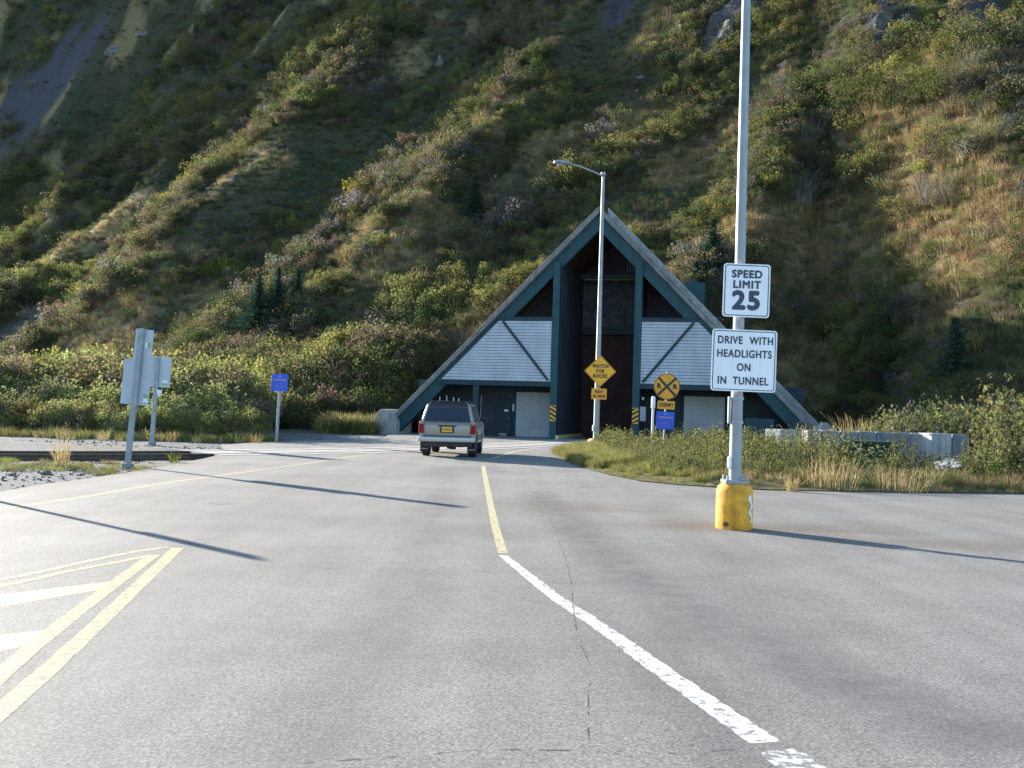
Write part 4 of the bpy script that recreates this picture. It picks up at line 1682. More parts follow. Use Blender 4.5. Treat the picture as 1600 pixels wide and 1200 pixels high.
cy = 27.0
a, c = px_at(1318, 688, cy), px_at(1397, 691, cy)
ut = thing('utility_cabinet', 'dark green metal utility cabinet in the scrub before the concrete blocks', 'utility cabinet', ((a.x + c.x) / 2, cy, 0), (0, 0, R(-21)))
wd, ht = c.x - a.x, (a.z + c.z) / 2
b = MB()
b.span((-wd / 2, 0, 0), (wd / 2, 1.1, ht - 0.12))
b.build('body', M['green_box'], ut, bevel=0.02)
b = MB()
b.span((-wd / 2 - 0.03, -0.04, ht - 0.118), (wd / 2 + 0.03, 1.13, ht))
b.build('lid', M['green_box'], ut, bevel=0.025)
b = MB()
b.span((-0.012, -0.006, 0.05), (0.012, -0.001, ht - 0.14))
b.build('door_gap', M['black'], ut)
b = MB()
b.span((-0.28, -0.008, ht - 0.26), (-0.18, -0.002, ht - 0.19))
b.build('label_plate', M['paper'], ut)
for px, pt, pb, y in ((1255, 671, 718, 27.5), (1295, 684, 740, 25.0)):
    a = px_at(px, pt, y)
    o = MB()
    o.tube([(0, 0, -0.1), (0.0, 0, a.z)], 0.022, 6)
    o = o.build('marker_stake', M['galv'])
    o.location = (a.x, y, 0)
    tag(o, 'thin pale stake in the scrub beside the turned pale block' if px < 1270 else 'thin grey stake just left of the green utility cabinet', 'stake')


def rock(name, loc, size, m, seed, label, group=None, flat=1.0, sub=3):
    bm = bmesh.new()
    bmesh.ops.create_icosphere(bm, subdivisions=sub, radius=1.0)
    rr = np.random.default_rng(seed)
    planes = [Vector(rr.normal(size=3)).normalized() for _ in range(14)]
    offs = rr.uniform(0.30, 0.80, 14)
    for v in bm.verts:
        p = v.co.copy()
        for n_, d_ in zip(planes, offs):
            e = p.dot(n_) - d_
            if e > 0:
                p -= n_ * e
        p *= 1 + 0.55 * (fbm(np.array(p.x * 2.3 + seed), np.array(p.y * 2.3 + p.z * 1.9), seed, 4) - 0.5)
        v.co = (p.x * size[0], p.y * size[1], p.z * size[2] * flat)
    me = bpy.data.meshes.new(name)
    bm.to_mesh(me)
    bm.free()
    me.materials.append(m)
    o = bpy.data.objects.new(name, me)
    C.objects.link(o)
    o.location = loc
    o.rotation_euler = (0, 0, rr.uniform(0, 6))
    return tag(o, label, 'rock', group)


wb = px_at(1493, 722, 25.5)
rock('boulder', (wb.x, 25.5, 0.32), (0.85, 0.6, 0.42), M['rock_pale'], 3, 'whitish boulder half hidden in the scrub at right')

# ------------------------------------------------------------------ plant shapes
def leaf_cloud(rr, centres, radii, n, size, shell=0.55, up=0.0, flat=False):
    """n leaf quads scattered through lumpy blobs; returns verts, faces"""
    k = rr.integers(0, len(centres), n)
    d = rr.normal(size=(n, 3))
    d /= np.linalg.norm(d, axis=1)[:, None]
    q = rr.uniform(shell, 1.0, n) ** 0.5
    p = centres[k] + d * radii[k] * q[:, None]
    p = p[p[:, 2] > 0.02]
    n = len(p)
    nrm = rr.normal(size=(n, 3)) + np.array((0, 0, up))
    nrm /= np.linalg.norm(nrm, axis=1)[:, None]
    t = np.cross(nrm, rr.normal(size=(n, 3)))
    t /= np.linalg.norm(t, axis=1)[:, None]
    b2 = np.cross(nrm, t)
    s = size * rr.uniform(0.6, 1.35, n)[:, None]
    v = np.stack([p - t * s, p + b2 * s * 0.55, p + t * s, p - b2 * s * 0.55], 1).reshape(-1, 3)
    f = np.arange(n * 4).reshape(n, 4)
    return v, f


def ribbons(rr, n, base_r, h, lean, wd, segs=3, droop=0.0):
    """thin tapering blades or stems rising from a patch"""
    V, Fc = [], []
    for i in range(n):
        a = rr.uniform(0, 2 * math.pi)
        r0 = base_r * math.sqrt(rr.uniform(0, 1))
        x, y = r0 * math.cos(a), r0 * math.sin(a)
        la = rr.uniform(0, 2 * math.pi) if r0 < 0.3 * base_r else a + rr.normal() * 0.7
        ln = abs(rr.normal()) * lean
        hh = h * rr.uniform(0.55, 1.1)
        fa = rr.uniform(0, math.pi)
        wx, wy = math.cos(fa) * wd / 2, math.sin(fa) * wd / 2
        o = len(V)
        for k in range(segs + 1):
            t = k / segs
            cx = x + math.cos(la) * ln * hh * t * (0.6 + 0.4 * t) * 1.2
            cy = y + math.sin(la) * ln * hh * t * (0.6 + 0.4 * t) * 1.2
            cz = hh * t - droop * hh * t * t * t
            ww = 1 - 0.8 * t
            V += [(cx - wx * ww, cy - wy * ww, cz), (cx + wx * ww, cy + wy * ww, cz)]
        for k in range(segs):
            Fc.append((o + 2 * k, o + 2 * k + 1, o + 2 * k + 3, o + 2 * k + 2))
    return np.array(V), np.array(Fc)


def plain_mesh(name, parts):
    """parts: list of (verts, quads, material) joined into one mesh"""
    me = bpy.data.meshes.new(name)
    V = np.concatenate([p[0] for p in parts])
    Fs, mi, o = [], [], 0
    for i, (v, f, m) in enumerate(parts):
        Fs.append(np.asarray(f) + o)
        mi += [i] * len(f)
        o += len(v)
        me.materials.append(m)
    Fq = np.concatenate(Fs)
    me.vertices.add(len(V))
    me.vertices.foreach_set('co', V.ravel())
    me.loops.add(Fq.size)
    me.loops.foreach_set('vertex_index', Fq.ravel())
    me.polygons.add(len(Fq))
    me.polygons.foreach_set('loop_start', np.arange(0, Fq.size, 4))
    me.polygons.foreach_set('loop_total', np.full(len(Fq), 4))
    me.polygons.foreach_set('material_index', np.array(mi))
    me.update(calc_edges=True)
    return me


def blobs(rr, n, rx, h, br):
    c = np.stack([rr.normal(size=n) * rx * 0.5, rr.normal(size=n) * rx * 0.5, rr.uniform(0.35, 0.85, n) * h], 1)
    r = np.stack([rr.uniform(0.6, 1.2, n) * br, rr.uniform(0.6, 1.2, n) * br, rr.uniform(0.5, 0.9, n) * br], 1)
    return c, r


PROTO = {}


def proto(name, parts):
    o = bpy.data.objects.new(name, plain_mesh(name, parts))
    PROTO[name] = o
    return o


SHR = []
for i in range(4):
    rr = np.random.default_rng(100 + i)
    c, r = blobs(rr, 9, 0.75, 1.25, 0.40)
    lv = leaf_cloud(rr, c, r, 820, 0.046, 0.25, 0.3)
    st = ribbons(rr, 22, 0.25, 1.05, 0.55, 0.03)
    SHR.append(proto('leafy_shrub', [(*lv, M['leaf']), (*st, M['stem'])]))
BIG = []
for i in range(3):   # fine-leaved willows for the near thicket
    rr = np.random.default_rng(150 + i)
    c, r = blobs(rr, 14, 0.7, 1.3, 0.34)
    lv = leaf_cloud(rr, c, r, 1500, 0.034, 0.2, 0.3)
    st = ribbons(rr, 30, 0.25, 1.2, 0.5, 0.02)
    BIG.append(proto('willow_shrub', [(*lv, M['leaf']), (*st, M['stem'])]))
TWG = []
for i in range(3):
    rr = np.random.default_rng(200 + i)
    st = ribbons(rr, 85, 0.35, 1.15, 0.55, 0.020)
    c, r = blobs(rr, 8, 0.8, 1.2, 0.40)
    lv = leaf_cloud(rr, c, r, 330, 0.038, 0.3, 0.2)
    TWG.append(proto('twiggy_shrub', [(*lv, M['leaf']), (*st, M['blade'])]))
TUF = []
for i in range(3):
    rr = np.random.default_rng(300 + i)
    st = ribbons(rr, 70, 0.35, 0.62, 0.45, 0.022, 3, 0.25)
    TUF.append(proto('grass_tuft', [(*st, M['blade'])]))
LOW = []
for i in range(2):
    rr = np.random.default_rng(400 + i)
    st = ribbons(rr, 90, 0.22, 0.20, 0.6, 0.012, 2, 0.2)
    LOW.append(proto('short_grass', [(*st, M['blade'])]))
SPR = []
for i in range(4):   # upright leafy shoots of the roadside scrub
    rr = np.random.default_rng(500 + i)
    V, Fc = ribbons(rr, 9, 0.22, 1.0, 0.28, 0.016, 4)
    tops = V.reshape(-1, 10, 3)
    pts = []
    for t in tops:
        for k in range(13):
            s = rr.uniform(0.25, 1.0) * 4
            i0 = min(int(s), 3)
            a = (t[2 * i0] + t[2 * i0 + 1]) / 2
            b_ = (t[2 * i0 + 2] + t[2 * i0 + 3]) / 2
            pts.append(a + (b_ - a) * (s - i0) + rr.normal(size=3) * 0.045)
    pts = np.array(pts)
    lv = leaf_cloud(rr, pts, np.full((len(pts), 3), 0.03), 240, 0.036, 0.2, 0.3)
    SPR.append(proto('leafy_shoots', [(*lv, M['leaf']), (V, Fc, M['stem'])]))


def scatter(name, pts, scl, tint, srcs, label, cat, sz=None):
    """one stuff object: source shapes placed on a cloud of points by geometry nodes"""
    n = len(pts)
    me = bpy.data.meshes.new(name)
    me.vertices.add(n)
    me.vertices.foreach_set('co', np.asarray(pts, np.float32).ravel())
    rot = np.stack([rng.normal(size=n) * 0.12, rng.normal(size=n) * 0.12, rng.uniform(0, 6.283, n)], 1)
    s3_ = np.stack([scl, scl, scl * (sz if sz is not None else rng.uniform(0.8, 1.25, n))], 1)
    for nm, ty, key, val in (('rot', 'FLOAT_VECTOR', 'vector', rot), ('scl', 'FLOAT_VECTOR', 'vector', s3_), ('vid', 'INT', 'value', rng.integers(0, len(srcs), n))):
        at = me.attributes.new(nm, ty, 'POINT')
        at.data.foreach_set(key, (val.astype(np.int32) if ty == 'INT' else val.astype(np.float32)).ravel())
    at = me.attributes.new('tint', 'FLOAT_COLOR', 'POINT')
    at.data.foreach_set('color', np.concatenate([tint, np.ones((n, 1))], 1).astype(np.float32).ravel())
    o = bpy.data.objects.new(name, me)
    C.objects.link(o)
    ng = bpy.data.node_groups.new(name + '_nodes', 'GeometryNodeTree')
    ng.interface.new_socket('Geometry', in_out='INPUT', socket_type='NodeSocketGeometry')
    ng.interface.new_socket('Geometry', in_out='OUTPUT', socket_type='NodeSocketGeometry')
    N, L = ng.nodes, ng.links
    gi, go = N.new('NodeGroupInput'), N.new('NodeGroupOutput')
    jn = N.new('GeometryNodeJoinGeometry')
    for s in srcs:
        oi = N.new('GeometryNodeObjectInfo')
        oi.inputs['Object'].default_value = s
        oi.inputs['As Instance'].default_value = True
        L.new(oi.outputs['Geometry'], jn.inputs[0])

    def attr(nm, ty):
        a = N.new('GeometryNodeInputNamedAttribute')
        a.data_type = ty
        a.inputs['Name'].default_value = nm
        return a.outputs[0]
    ip = N.new('GeometryNodeInstanceOnPoints')
    L.new(gi.outputs[0], ip.inputs['Points'])
    L.new(jn.outputs[0], ip.inputs['Instance'])
    ip.inputs['Pick Instance'].default_value = True
    L.new(attr('vid', 'INT'), ip.inputs['Instance Index'])
    e2r = N.new('FunctionNodeEulerToRotation')
    L.new(attr('rot', 'FLOAT_VECTOR'), e2r.inputs[0])
    L.new(e2r.outputs[0], ip.inputs['Rotation'])
    L.new(attr('scl', 'FLOAT_VECTOR'), ip.inputs['Scale'])
    L.new(ip.outputs[0], go.inputs[0])
    md = o.modifiers.new('scatter', 'NODES')
    md.node_group = ng
    return tag(o, label, cat, None, 'stuff')


def palette(n, cols, wts, jit=0.22):
    cols = np.array(cols)
    cols = cols * 0.86 + cols.mean(1, keepdims=True) * 0.14
    k = rng.choice(len(cols), n, p=np.array(wts) / np.sum(wts))
    return 1.12 * cols[k] * rng.uniform(1 - jit, 1 + jit, (n, 1)) * (1 + rng.normal(size=(n, 3)) * 0.06)


OLIVE, DARKG, BROWN, YGREEN, GREYT, MIDG = (0.130, 0.128, 0.046), (0.060, 0.080, 0.028), (0.150, 0.120, 0.068), (0.185, 0.175, 0.042), (0.145, 0.130, 0.105), (0.068, 0.090, 0.030)
STRAW, STRAW2, LGREEN = (0.36, 0.27, 0.12), (0.28, 0.19, 0.085), (0.19, 0.20, 0.05)

# ---- hillside brush
NH = 46000
a_ = np.radians(rng.uniform(-31, 31, NH))
r_ = 44 + (400 - 44) * rng.uniform(0, 1, NH) ** 1.65
px_, py_ = r_ * np.sin(a_), r_ * np.cos(a_)
pz_ = hill(px_, py_)
gold, scree, shale, cliff = surface_kind(px_, py_)
keep = (pz_ > -0.5) & ((pz_ > 0.15) | (px_ < -14)) & (px_ > -0.62 * py_) & (rng.uniform(0, 1, NH) > np.clip(gold * 0.80 + scree * 0.97 + shale * 0.93 + cliff * 0.85, 0, 1))
u_, w_ = to_portal(px_, py_)
keep &= ~((np.abs(u_) < 12.6) & (w_ < np.where(np.abs(u_) < 4.5, 8.8, 5.0)))
keep &= ~((px_ > -0.258 * py_) & (px_ < -3) & (py_ < 63))
keep &= ~((px_ > -18) & (px_ < -3) & (py_ < 58))
px_, py_, pz_ = px_[keep], py_[keep], np.maximum(pz_[keep], -0.05)
n = len(px_)
clump = fbm(px_ / 6, py_ / 6, 81.0, 3)
big = fbm(px_ / 11, py_ / 11, 91.0, 2)
cols = palette(n, (OLIVE, DARKG, BROWN, YGREEN, GREYT, MIDG), (0.38, 0.14, 0.18, 0.10, 0.06, 0.20))
alt = palette(n, (YGREEN, OLIVE, LGREEN), (0.5, 0.3, 0.2))
cols = np.where((clump > 0.60)[:, None], alt, cols)
alt = palette(n, (GREYT, BROWN, OLIVE), (0.22, 0.43, 0.35))
cols = np.where((clump < 0.38)[:, None], alt, cols)
twig = rng.uniform(0, 1, n) < np.where(clump < 0.38, 0.5, 0.18) + 0.15 * (px_ > 5)
scl = rng.uniform(0.55, 1.25, n) * (0.55 + 1.45 * sstep(0.38, 0.68, big))
scl = np.where(px_ > 8, scl * 0.75, scl) * (0.85 + 0.5 * sstep(90, 260, r_[keep]))
P3 = np.stack([px_, py_, pz_ - 0.12], 1)
scatter('hillside_brush', P3[~twig], scl[~twig] * 1.05, cols[~twig], SHR, 'dense olive green brush covering the steep hillside', 'brush')
scatter('hillside_twiggy_brush', P3[twig], scl[twig] * 0.95, cols[twig], TWG, 'thin grey brown twiggy brush mixed over the hillside', 'brush')
# ---- hillside grass
NG = 70000
a_ = np.radians(rng.uniform(-31, 31, NG))
r_ = 42 + (190 - 42) * rng.uniform(0, 1, NG) ** 1.2
px_, py_ = r_ * np.sin(a_), r_ * np.cos(a_)
pz_ = hill(px_, py_)
gold, scree, shale, cliff = surface_kind(px_, py_)
keep = (pz_ > -0.1) & (rng.uniform(0, 1, NG) < 0.22 + 0.78 * gold - scree - 0.8 * shale - 0.7 * cliff)
u_, w_ = to_portal(px_, py_)
keep &= ~((np.abs(u_) < 12.5) & (w_ < np.where(np.abs(u_) < 4.5, 8.6, 4.7)))
px_, py_, pz_, gold = px_[keep], py_[keep], pz_[keep], gold[keep]
n = len(px_)
cols = palette(n, (OLIVE, MIDG, BROWN, LGREEN), (0.35, 0.25, 0.25, 0.15))
cols = np.where((gold > 0.35)[:, None], palette(n, (STRAW, STRAW2, LGREEN, BROWN), (0.45, 0.3, 0.13, 0.12)), cols)
scatter('hillside_grass', np.stack([px_, py_, pz_ - 0.03], 1), rng.uniform(0.7, 1.5, n), cols, TUF, 'dry golden and olive grass on the open patches of the hillside', 'grass')

# ---- thicket behind the railway at the left and by the gravel
def region(n, x0, x1, y0, y1, fn):
    x, y = rng.uniform(x0, x1, n), rng.uniform(y0, y1, n)
    k = fn(x, y)
    return x[k], y[k]


x, y = region(3000, -48, -8, 34, 60, lambda x, y: (y > 38.3 + 0.10 * (x + 20) + 0.9 * np.sin(x * 0.9) * 0.4 + 0 * x) & (x < -0.262 * y))
n = len(x)
z = np.maximum(hill(x, y), -0.05)
fr = sstep(0, 6, y - 38.5)
cols = palette(n, ((0.235, 0.24, 0.07), LGREEN, YGREEN, OLIVE), (0.40, 0.30, 0.12, 0.18)) * 1.05
cols = np.where((fr > rng.uniform(0.5, 2.0, n))[:, None], palette(n, (OLIVE, BROWN, MIDG, GREYT), (0.4, 0.25, 0.2, 0.15)), cols)
scl = rng.uniform(0.8, 1.3, n) * (0.80 + 1.3 * sstep(0, 9, y - 39))
scatter('trackside_thicket', np.stack([x, y, z - 0.1], 1), scl, cols, BIG + BIG + SPR, 'yellow green willow thicket behind the railway at left', 'thicket')
x, y = region(900, -19, -5.5, 58.5, 68, lambda x, y: (y > 60 + 0.25 * (x + 8)) | (x < -15.5))
n = len(x)
u_, w_ = to_portal(x, y)
k = ~((np.abs(u_) < 12.6))
x, y = x[k], y[k]
n = len(x)
z = np.maximum(hill(x, y), -0.05)
scatter('gravel_edge_thicket', np.stack([x, y, z - 0.1], 1), rng.uniform(0.9, 1.8, n), palette(n, (OLIVE, MIDG, BROWN, LGREEN), (0.3, 0.25, 0.25, 0.2)), SHR + TWG, 'dark brush behind the gravel left of the tunnel portal', 'thicket')
# tall pale grass left of the concrete foot
x, y = region(700, -10.0, -6.4, 50.5, 56, lambda x, y: (np.abs(to_portal(x, y)[0] + 14.2) < 1.9) & (to_portal(x, y)[1] > -2.5))
n = len(x)
scatter('portal_side_grass', np.stack([x, y, np.maximum(hill(x, y), -0.06)], 1), rng.uniform(1.2, 2.1, n), palette(n, (LGREEN, STRAW, OLIVE), (0.5, 0.2, 0.3)), TUF, 'tall yellowish grass beside the left concrete foot of the portal', 'grass')

# ---- roadside scrub on the island
def island_pts(n, x0, x1, y0, y1, dmin, dmax):
    x, y = rng.uniform(x0, x1, n), rng.uniform(y0, y1, n)
    d = pdist(x, y, isl_front)
    k = in_poly(x, y, isl) & (d > dmin) & (d < dmax)
    # keep clear of solid things
    for (qx, qy, qr) in ((ut.location.x, ut.location.y + 0.5, 1.25), (RRp.x - 0.1, RRp.y - 0.5, 0.55), (L2.x, L2.y, 0.45), (DL.x, DL.y, 0.15)):
        k &= np.hypot(x - qx, y - qy) > qr
    return x[k], y[k], d[k]


def zi(x, y):
    return 0.02 + isl_crown(x, y)


x, y, d = island_pts(6500, 1.5, 30, 20, 44, 0.9, 6.5)
k = (x > 3.3) & (rng.uniform(0, 1, len(x)) < np.where(x / y > 0.30, np.where(x / y > 0.475, 0.6, 0.58), 0.85)) & ((np.hypot(x - ut.location.x, y - 26) > 1.3) | (rng.uniform(0, 1, len(x)) < 0.25))
x, y, d = x[k], y[k], d[k]
n = len(x)
hgt = np.where(x < 7.2, 0.74, 0.78) * (1 - 0.35 * np.exp(-((x - RRp.x + 0.5) / 1.0) ** 2)) * (0.6 + 0.5 * sstep(1.0, 3.0, d)) * (1 + 1.3 * sstep(0.472, 0.505, x / y)) * (1 - 0.35 * sstep(0.40, 0.43, x / y) * (1 - sstep(0.465, 0.48, x / y)))
scl = rng.uniform(0.75, 1.25, n) * hgt
cols = palette(n, (LGREEN, YGREEN, OLIVE, MIDG), (0.30, 0.22, 0.28, 0.20))
cols = np.where((x > 9)[:, None], palette(n, (OLIVE, DARKG, MIDG, LGREEN), (0.38, 0.22, 0.22, 0.18)), cols)
scatter('roadside_scrub', np.stack([x, y, zi(x, y) - 0.03], 1), scl, cols, SPR, 'leafy knee to chest high scrub on the verge at right', 'scrub', sz=rng.uniform(0.8, 1.15, n))
# scrub behind the barrier
x, y = region(700, 10, 24, 32.9, 38, lambda x, y: x > 10)
n = len(x)
scl = rng.uniform(0.8, 1.45, n) * (0.95 + 0.4 * sstep(13, 16, x)) * (0.62 + 0.38 * sstep(0.33, 0.38, x / y))
scatter('scrub_behind_barrier', np.stack([x, y, zi(x, y)], 1), scl, palette(n, (OLIVE, LGREEN, MIDG, GREYT), (0.35, 0.25, 0.25, 0.15)), SPR, 'straggly sunlit scrub rising behind the concrete barrier blocks', 'scrub')
# grass skirt along the verge
x, y, d = island_pts(16000, 0.5, 30, 18, 44, 0.05, 1.6)
n = len(x)
cols = palette(n, (STRAW, LGREEN, YGREEN, STRAW2), (0.40, 0.25, 0.2, 0.15))
cols = np.where((x < 4.2)[:, None], palette(n, (YGREEN, LGREEN, (0.26, 0.24, 0.05)), (0.4, 0.3, 0.3)), cols)
scl = rng.uniform(0.3, 0.75, n) * (0.35 + 0.65 * sstep(0.0, 1.0, d)) * np.where(x > 6, 0.85, 0.7)
scatter('verge_grass', np.stack([x, y, zi(x, y) - 0.02], 1), scl, cols, TUF, 'straw and yellow green grass skirt along the edge of the right verge', 'grass')
# tip of the island between lamp and road
x, y, d = island_pts(9000, 0.8, 5.5, 26, 42, 0.2, 5)
n = len(x)
scatter('island_grass', np.stack([x, y, zi(x, y) - 0.02], 1), rng.uniform(0.25, 0.6, n), palette(n, (YGREEN, LGREEN, (0.26, 0.24, 0.05), STRAW), (0.35, 0.3, 0.2, 0.15)), TUF, 'short yellow green grass on the tip of the verge by the far lamp', 'grass')
# sparse growth on the left shoulder
le = left_edge
x, y = region(1100, -22, -7, 14, 24, lambda x, y: ~in_poly(x, y, asph) & (fbm(x / 1.6, y / 1.6, 61.0, 4) > 0.56) & (pdist(x, y, TRACK) > 1.4))
n = len(x)
scatter('shoulder_grass', np.stack([x, y, np.full(n, -0.07)], 1), rng.uniform(0.3, 0.8, n), palette(n, (YGREEN, LGREEN, (0.24, 0.23, 0.05), BROWN), (0.35, 0.3, 0.2, 0.15)), LOW, 'sparse yellow green grass on the gravel shoulder left of the road', 'grass')
x, y = region(1500, -45, -9, 35.5, 39.2, lambda x, y: np.abs(y - (37.2 + 0.10 * (x + 20))) < 0.8 + 0.5 * rng.normal(size=len(x)))
n = len(x)
scatter('thicket_edge_grass', np.stack([x, y, np.full(n, -0.06)], 1), rng.uniform(0.4, 0.8, n), palette(n, (YGREEN, LGREEN, STRAW), (0.4, 0.3, 0.3)), TUF, 'pale grass fringe between gravel and the left thicket', 'grass')
# loose gravel stones
x, y = region(5000, -30, -6, 14, 24.5, lambda x, y: ~in_poly(x, y, asph))
x2, y2 = region(5000, -30, -4, 32, 50, lambda x, y: ~in_poly(x, y, asph) & (pdist(x, y, TRACK) > 1.0))
x, y = np.concatenate([x, x2]), np.concatenate([y, y2])
n = len(x)
GRV = []
for i in range(2):
    bm = bmesh.new()
    bmesh.ops.create_cube(bm, size=1.0)
    rr = np.random.default_rng(600 + i)
    for v in bm.verts:
        v.co = Vector(v.co) * rr.uniform(0.6, 1.1)
    me = bpy.data.meshes.new('gravel_stone')
    bm.to_mesh(me)
    bm.free()
    me.materials.append(M['rock'])
    GRV.append(bpy.data.objects.new('gravel_stone', me))
td = pdist(x, y, TRACK)
zg = -0.05 - 0.16 * (1 - sstep(1.6, 2.8, td)) - 0.02
scatter('gravel', np.stack([x, y, zg], 1), rng.uniform(0.02, 0.06, n), palette(n, ((0.2, 0.2, 0.2),), (1,)), GRV, 'loose grey gravel beside the railway', 'gravel')


# ------------------------------------------------------------------ single plants and rocks
def plant(name, label, cat, loc, leaf, n_leaf, size, spread, h, nb, stems=10, seed=0, group=None, crown_name='crown'):
    t = thing(name, label, cat, loc, group=group)
    rr = np.random.default_rng(seed)
    c, r = blobs(rr, nb, spread, h, spread * 0.55)
    v, f = leaf_cloud(rr, c, r, n_leaf, size, 0.2, 0.3)
    me = plain_mesh(crown_name, [(v, f, leaf)])
    o = bpy.data.objects.new(crown_name, me)
    C.objects.link(o)
    o.parent = t
    b = MB()
    for k in range(stems):
        q = c[k % nb]
        b.tube([(rr.normal() * 0.06, rr.normal() * 0.06, -0.2), (q[0] * 0.4, q[1] * 0.4, q[2] * 0.5), (q[0], q[1], q[2])], [0.05, 0.035, 0.012], 6)
    b.build('trunk', M['bark'], t)
    return t


def spruce(label, loc, h, seed, wide=0.36, cols='leaf_spruce'):
    t = thing('spruce_tree', label, 'tree', loc, group='spruces on the hillside')
    rr = np.random.default_rng(seed)
    b = MB()
    b.tube([(0, 0, -0.3), (0, 0, h * 0.5), (0, 0, h * 0.97)], [h * 0.028, h * 0.018, 0.01], 8)
    b.build('trunk', M['bark'], t)
    V, Fq = [], []
    lev = int(h * 7)
    for i in range(lev):
        tt = i / lev
        z = h * (0.06 + 0.92 * tt)
        L = h * wide * (1 - tt) ** 0.85 * rr.uniform(0.6, 1.15) + 0.05
        nb = max(5, int(9 * (1 - tt) + 4))
        a0 = rr.uniform(0, 6)
        for k in range(nb):
            a = a0 + 2 * math.pi * k / nb + rr.normal() * 0.15
            LL = L * rr.uniform(0.5, 1.2)
            m = max(3, int(LL / 0.09))
            for j in range(m):
                s = (j + 0.6) / m
                x, y = math.cos(a) * LL * s, math.sin(a) * LL * s
                zz = z - 0.22 * LL * s + 0.18 * LL * s * s
                for q in range(3):
                    d = rr.normal(size=3) * 0.05
                    sz = 0.075 * rr.uniform(0.7, 1.3) * (1.1 - 0.5 * s)
                    tv = np.array((math.cos(a + rr.normal() * 0.8), math.sin(a + rr.normal() * 0.8), rr.normal() * 0.35)) * sz * 1.5
                    nv = np.cross(tv, rr.normal(size=3))
                    nv = nv / (np.linalg.norm(nv) + 1e-6) * sz * 0.6
                    p = np.array((x, y, zz)) + d
                    o = len(V)
                    V += [p - tv, p + nv, p + tv, p - nv]
                    Fq.append((o, o + 1, o + 2, o + 3))
    me = plain_mesh('crown', [(np.array(V), np.array(Fq), M[cols])])
    o = bpy.data.objects.new('crown', me)
    C.objects.link(o)
    o.parent = t
    return t


for (px, py, h, wd, lab) in (
        (740, 352, 4.6, 0.42, 'small blue green spruce alone on the slope left of the roof peak'),
        (402, 528, 5.4, 0.50, 'broad dark spruce at the left of the trio beside the golden slope'),
        (432, 520, 5.6, 0.42, 'middle dark spruce of the trio beside the golden slope'),
        (463, 516, 5.2, 0.34, 'slim pointed spruce at the right of the trio on the left slope'),
        (1112, 432, 3.6, 0.6, 'wide low spruce on the slope just above the right roof edge'),
        (1088, 470, 2.4, 0.5, 'lower small spruce close to the right roof edge'),
        (1492, 590, 2.6, 0.42, 'dark spruce low on the slope at the right side')):
    p = hill_hit(px, py)
    spruce(lab, p, h, int(px), wd)

for (nm, cat, px, py, leaf, nl, sz, sp, h, nb, lab) in (
        ('yellow_shrub', 'shrub', 565, 322, 'leaf_yellow', 1500, 0.085, 1.9, 2.6, 12, 'bright yellow autumn shrub on the spur left of centre'),
        ('birch_tree', 'tree', 468, 168, 'leaf_pale', 1700, 0.11, 1.9, 4.6, 11, 'pale green small tree standing out against the dark gully'),
        ('round_shrub', 'shrub', 335, 440, 'leaf_lime', 1500, 0.075, 1.6, 2.6, 12, 'rounded yellow green bush on the left slope'),
        ('low_shrub', 'shrub', 455, 560, 'leaf_lime', 1300, 0.07, 2.2, 1.2, 12, 'low spreading lime green bush under the spruce trio'),
        ('low_shrub', 'shrub', 870, 350, 'leaf_lime', 900, 0.07, 1.2, 1.8, 8, 'light green bush touching the left roof edge below the peak'),
        ('tall_shrub', 'shrub', 1330, 190, 'leaf_olive', 1700, 0.095, 2.4, 3.4, 12, 'sunlit olive bush, tallest below the dark upper cliff at right'),
        ('tall_shrub', 'shrub', 1275, 165, 'leaf_pale', 1200, 0.09, 1.6, 3.0, 10, 'pale bush left of the tallest one below the dark upper cliff'),
        ('tall_shrub', 'shrub', 1480, 165, 'leaf_olive', 1300, 0.09, 2.0, 2.6, 10, 'olive bush near the upper right corner below the dark slope')):
    p = hill_hit(px, py)
    plant(nm, lab, cat, p, M[leaf], nl, sz, sp, h, nb, seed=int(px))

for (px, py, h, lab) in ((1246, 322, 2.3, 'bare grey shrub on the right slope above the speed sign'), (1470, 320, 2.2, 'bare grey shrub at the right on the golden slope'), (1255, 235, 2.4, 'leafless grey shrub higher up right of the lamp post')):
    p = hill_hit(px, py)
    rr = np.random.default_rng(int(px))
    v, f = ribbons(rr, 240, 1.1, h, 0.45, 0.020, 4)
    me = plain_mesh('bare_shrub', [(v, f, M['twig'])])
    o = bpy.data.objects.new('bare_shrub', me)
    C.objects.link(o)
    o.location = p
    tag(o, lab, 'shrub', 'bare shrubs on the right slope')

for i, (px, py, sz, lab) in enumerate((
        (568, 362, (1.5, 1.2, 0.9), 'dark grey outcrop on the spur below the yellow shrub'),
        (690, 98, (1.6, 1.3, 1.8), 'upright rock outcrop at the top centre of the slope'),
        (1000, 125, (1.4, 1.1, 0.8), 'small pale grey outcrop above and right of the far lamp head'),
        (1062, 45, (1.6, 1.5, 1.6), 'grey crag left of the lamp post near the top edge'),
        (1135, 45, (2.4, 1.8, 1.5), 'large grey crag just left of the lamp post top'),
        (1385, 28, (2.4, 1.8, 1.6), 'dark crag at the upper right'),
        (175, 78, (3.0, 2.4, 3.0), 'bluish crag in the upper left corner'),
        (225, 50, (2.2, 2.0, 2.6), 'jagged crag right of the bluish one in the upper left'))):
    p = hill_hit(px, py)
    p.z -= sz[2] * 0.35
    rock('rock_outcrop', p, sz, M['rock'], 40 + i, lab, 'rock outcrops on the hillside', sub=4)
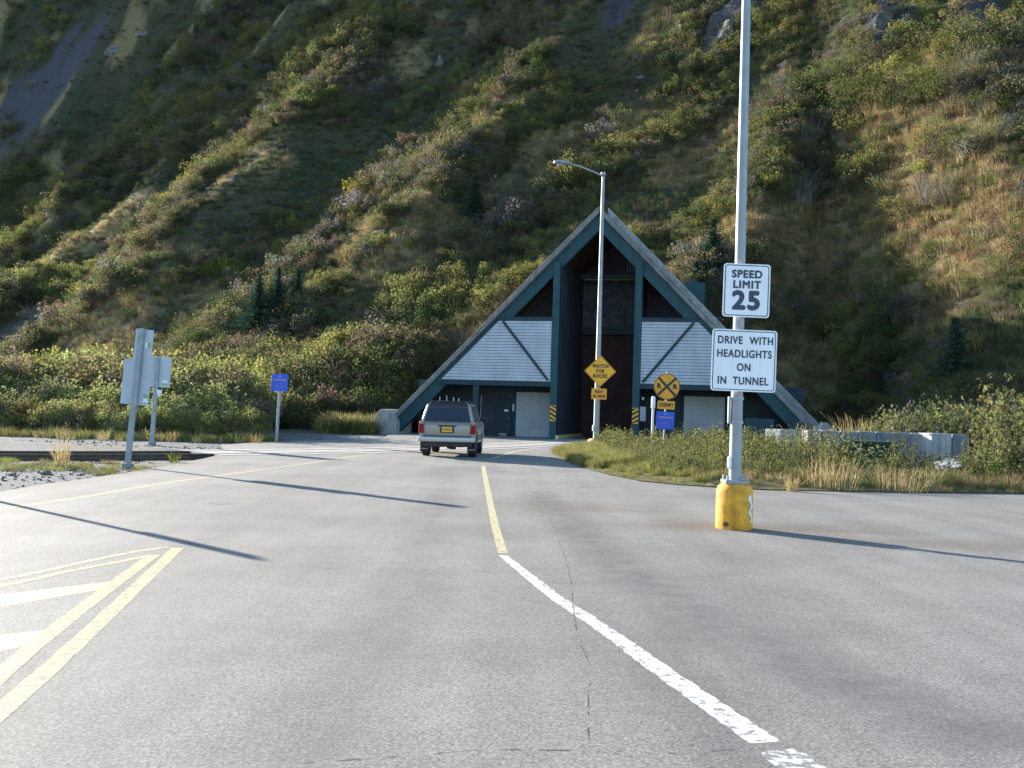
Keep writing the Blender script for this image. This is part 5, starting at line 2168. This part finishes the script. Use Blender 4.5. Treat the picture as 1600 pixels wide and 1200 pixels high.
for i, (px, py, s) in enumerate(((62, 738, 0.10), (72, 741, 0.16), (160, 733, 0.12), (478, 684, 0.22), (500, 686, 0.18), (20, 742, 0.09))):
    p = gp(px, py, -0.05)
    lab = ('small stone in the left shoulder grass, left of the bigger one', 'biggest loose stone in the left shoulder grass', 'pale stone beside the leaning post foot',
           'grey boulder on the gravel pad right of the blue sign', 'second boulder on the gravel pad, nearer the portal', 'small stone on the shoulder at the far left')[i]
    rock('loose_stone', p, (s, s * 0.8, s * 0.6), M['rock'] if i not in (2,) else M['rock_pale'], 70 + i, lab, 'loose stones on the gravel', sub=2)

for (px, py, h, nb_, leaf, lab) in ((97, 727, 0.85, 60, 'straw', 'pale dry grass plume standing by the rails at left'),
                                    (1300, 765, 0.95, 160, 'straw', 'tall golden grass clump before the green utility cabinet'),
                                    (1405, 768, 0.75, 130, 'straw', 'drooping straw clump right of the green utility cabinet'),
                                    (1238, 768, 0.5, 60, 'straw', 'small leaning straw tuft at the verge edge right of the lamp base'),
                                    (272, 722, 0.35, 50, 'leaf_lime', 'yellow weed tuft growing at the end of the open rails')):
    p = gp(px, py)
    rr = np.random.default_rng(int(px))
    v, f = ribbons(rr, nb_, 0.55 if nb_ > 100 else 0.12, h, 0.28, 0.014, 4, 0.25)
    me = plain_mesh('grass_clump', [(v, f, M[leaf])])
    o = bpy.data.objects.new('grass_clump', me)
    C.objects.link(o)
    o.location = (p.x, p.y, -0.02)
    tag(o, lab, 'grass clump')
p0 = px_at(1345, 672, 33.4)
for (px, y, h, lab) in ((1345, 33.4, 2.0, 'tall dry straw stalks rising behind the middle barrier blocks'), (1268, 33.0, 1.5, 'dry straw stalks behind the left barrier blocks')):
    q = px_at(px, 690, y)
    rr = np.random.default_rng(int(px) + 3)
    v, f = ribbons(rr, 150, 0.6, h, 0.25, 0.03, 4, 0.2)
    me = plain_mesh('grass_clump', [(v, f, M['straw'])])
    o = bpy.data.objects.new('grass_clump', me)
    C.objects.link(o)
    o.location = (q.x, y, 0)
    tag(o, lab, 'grass clump')
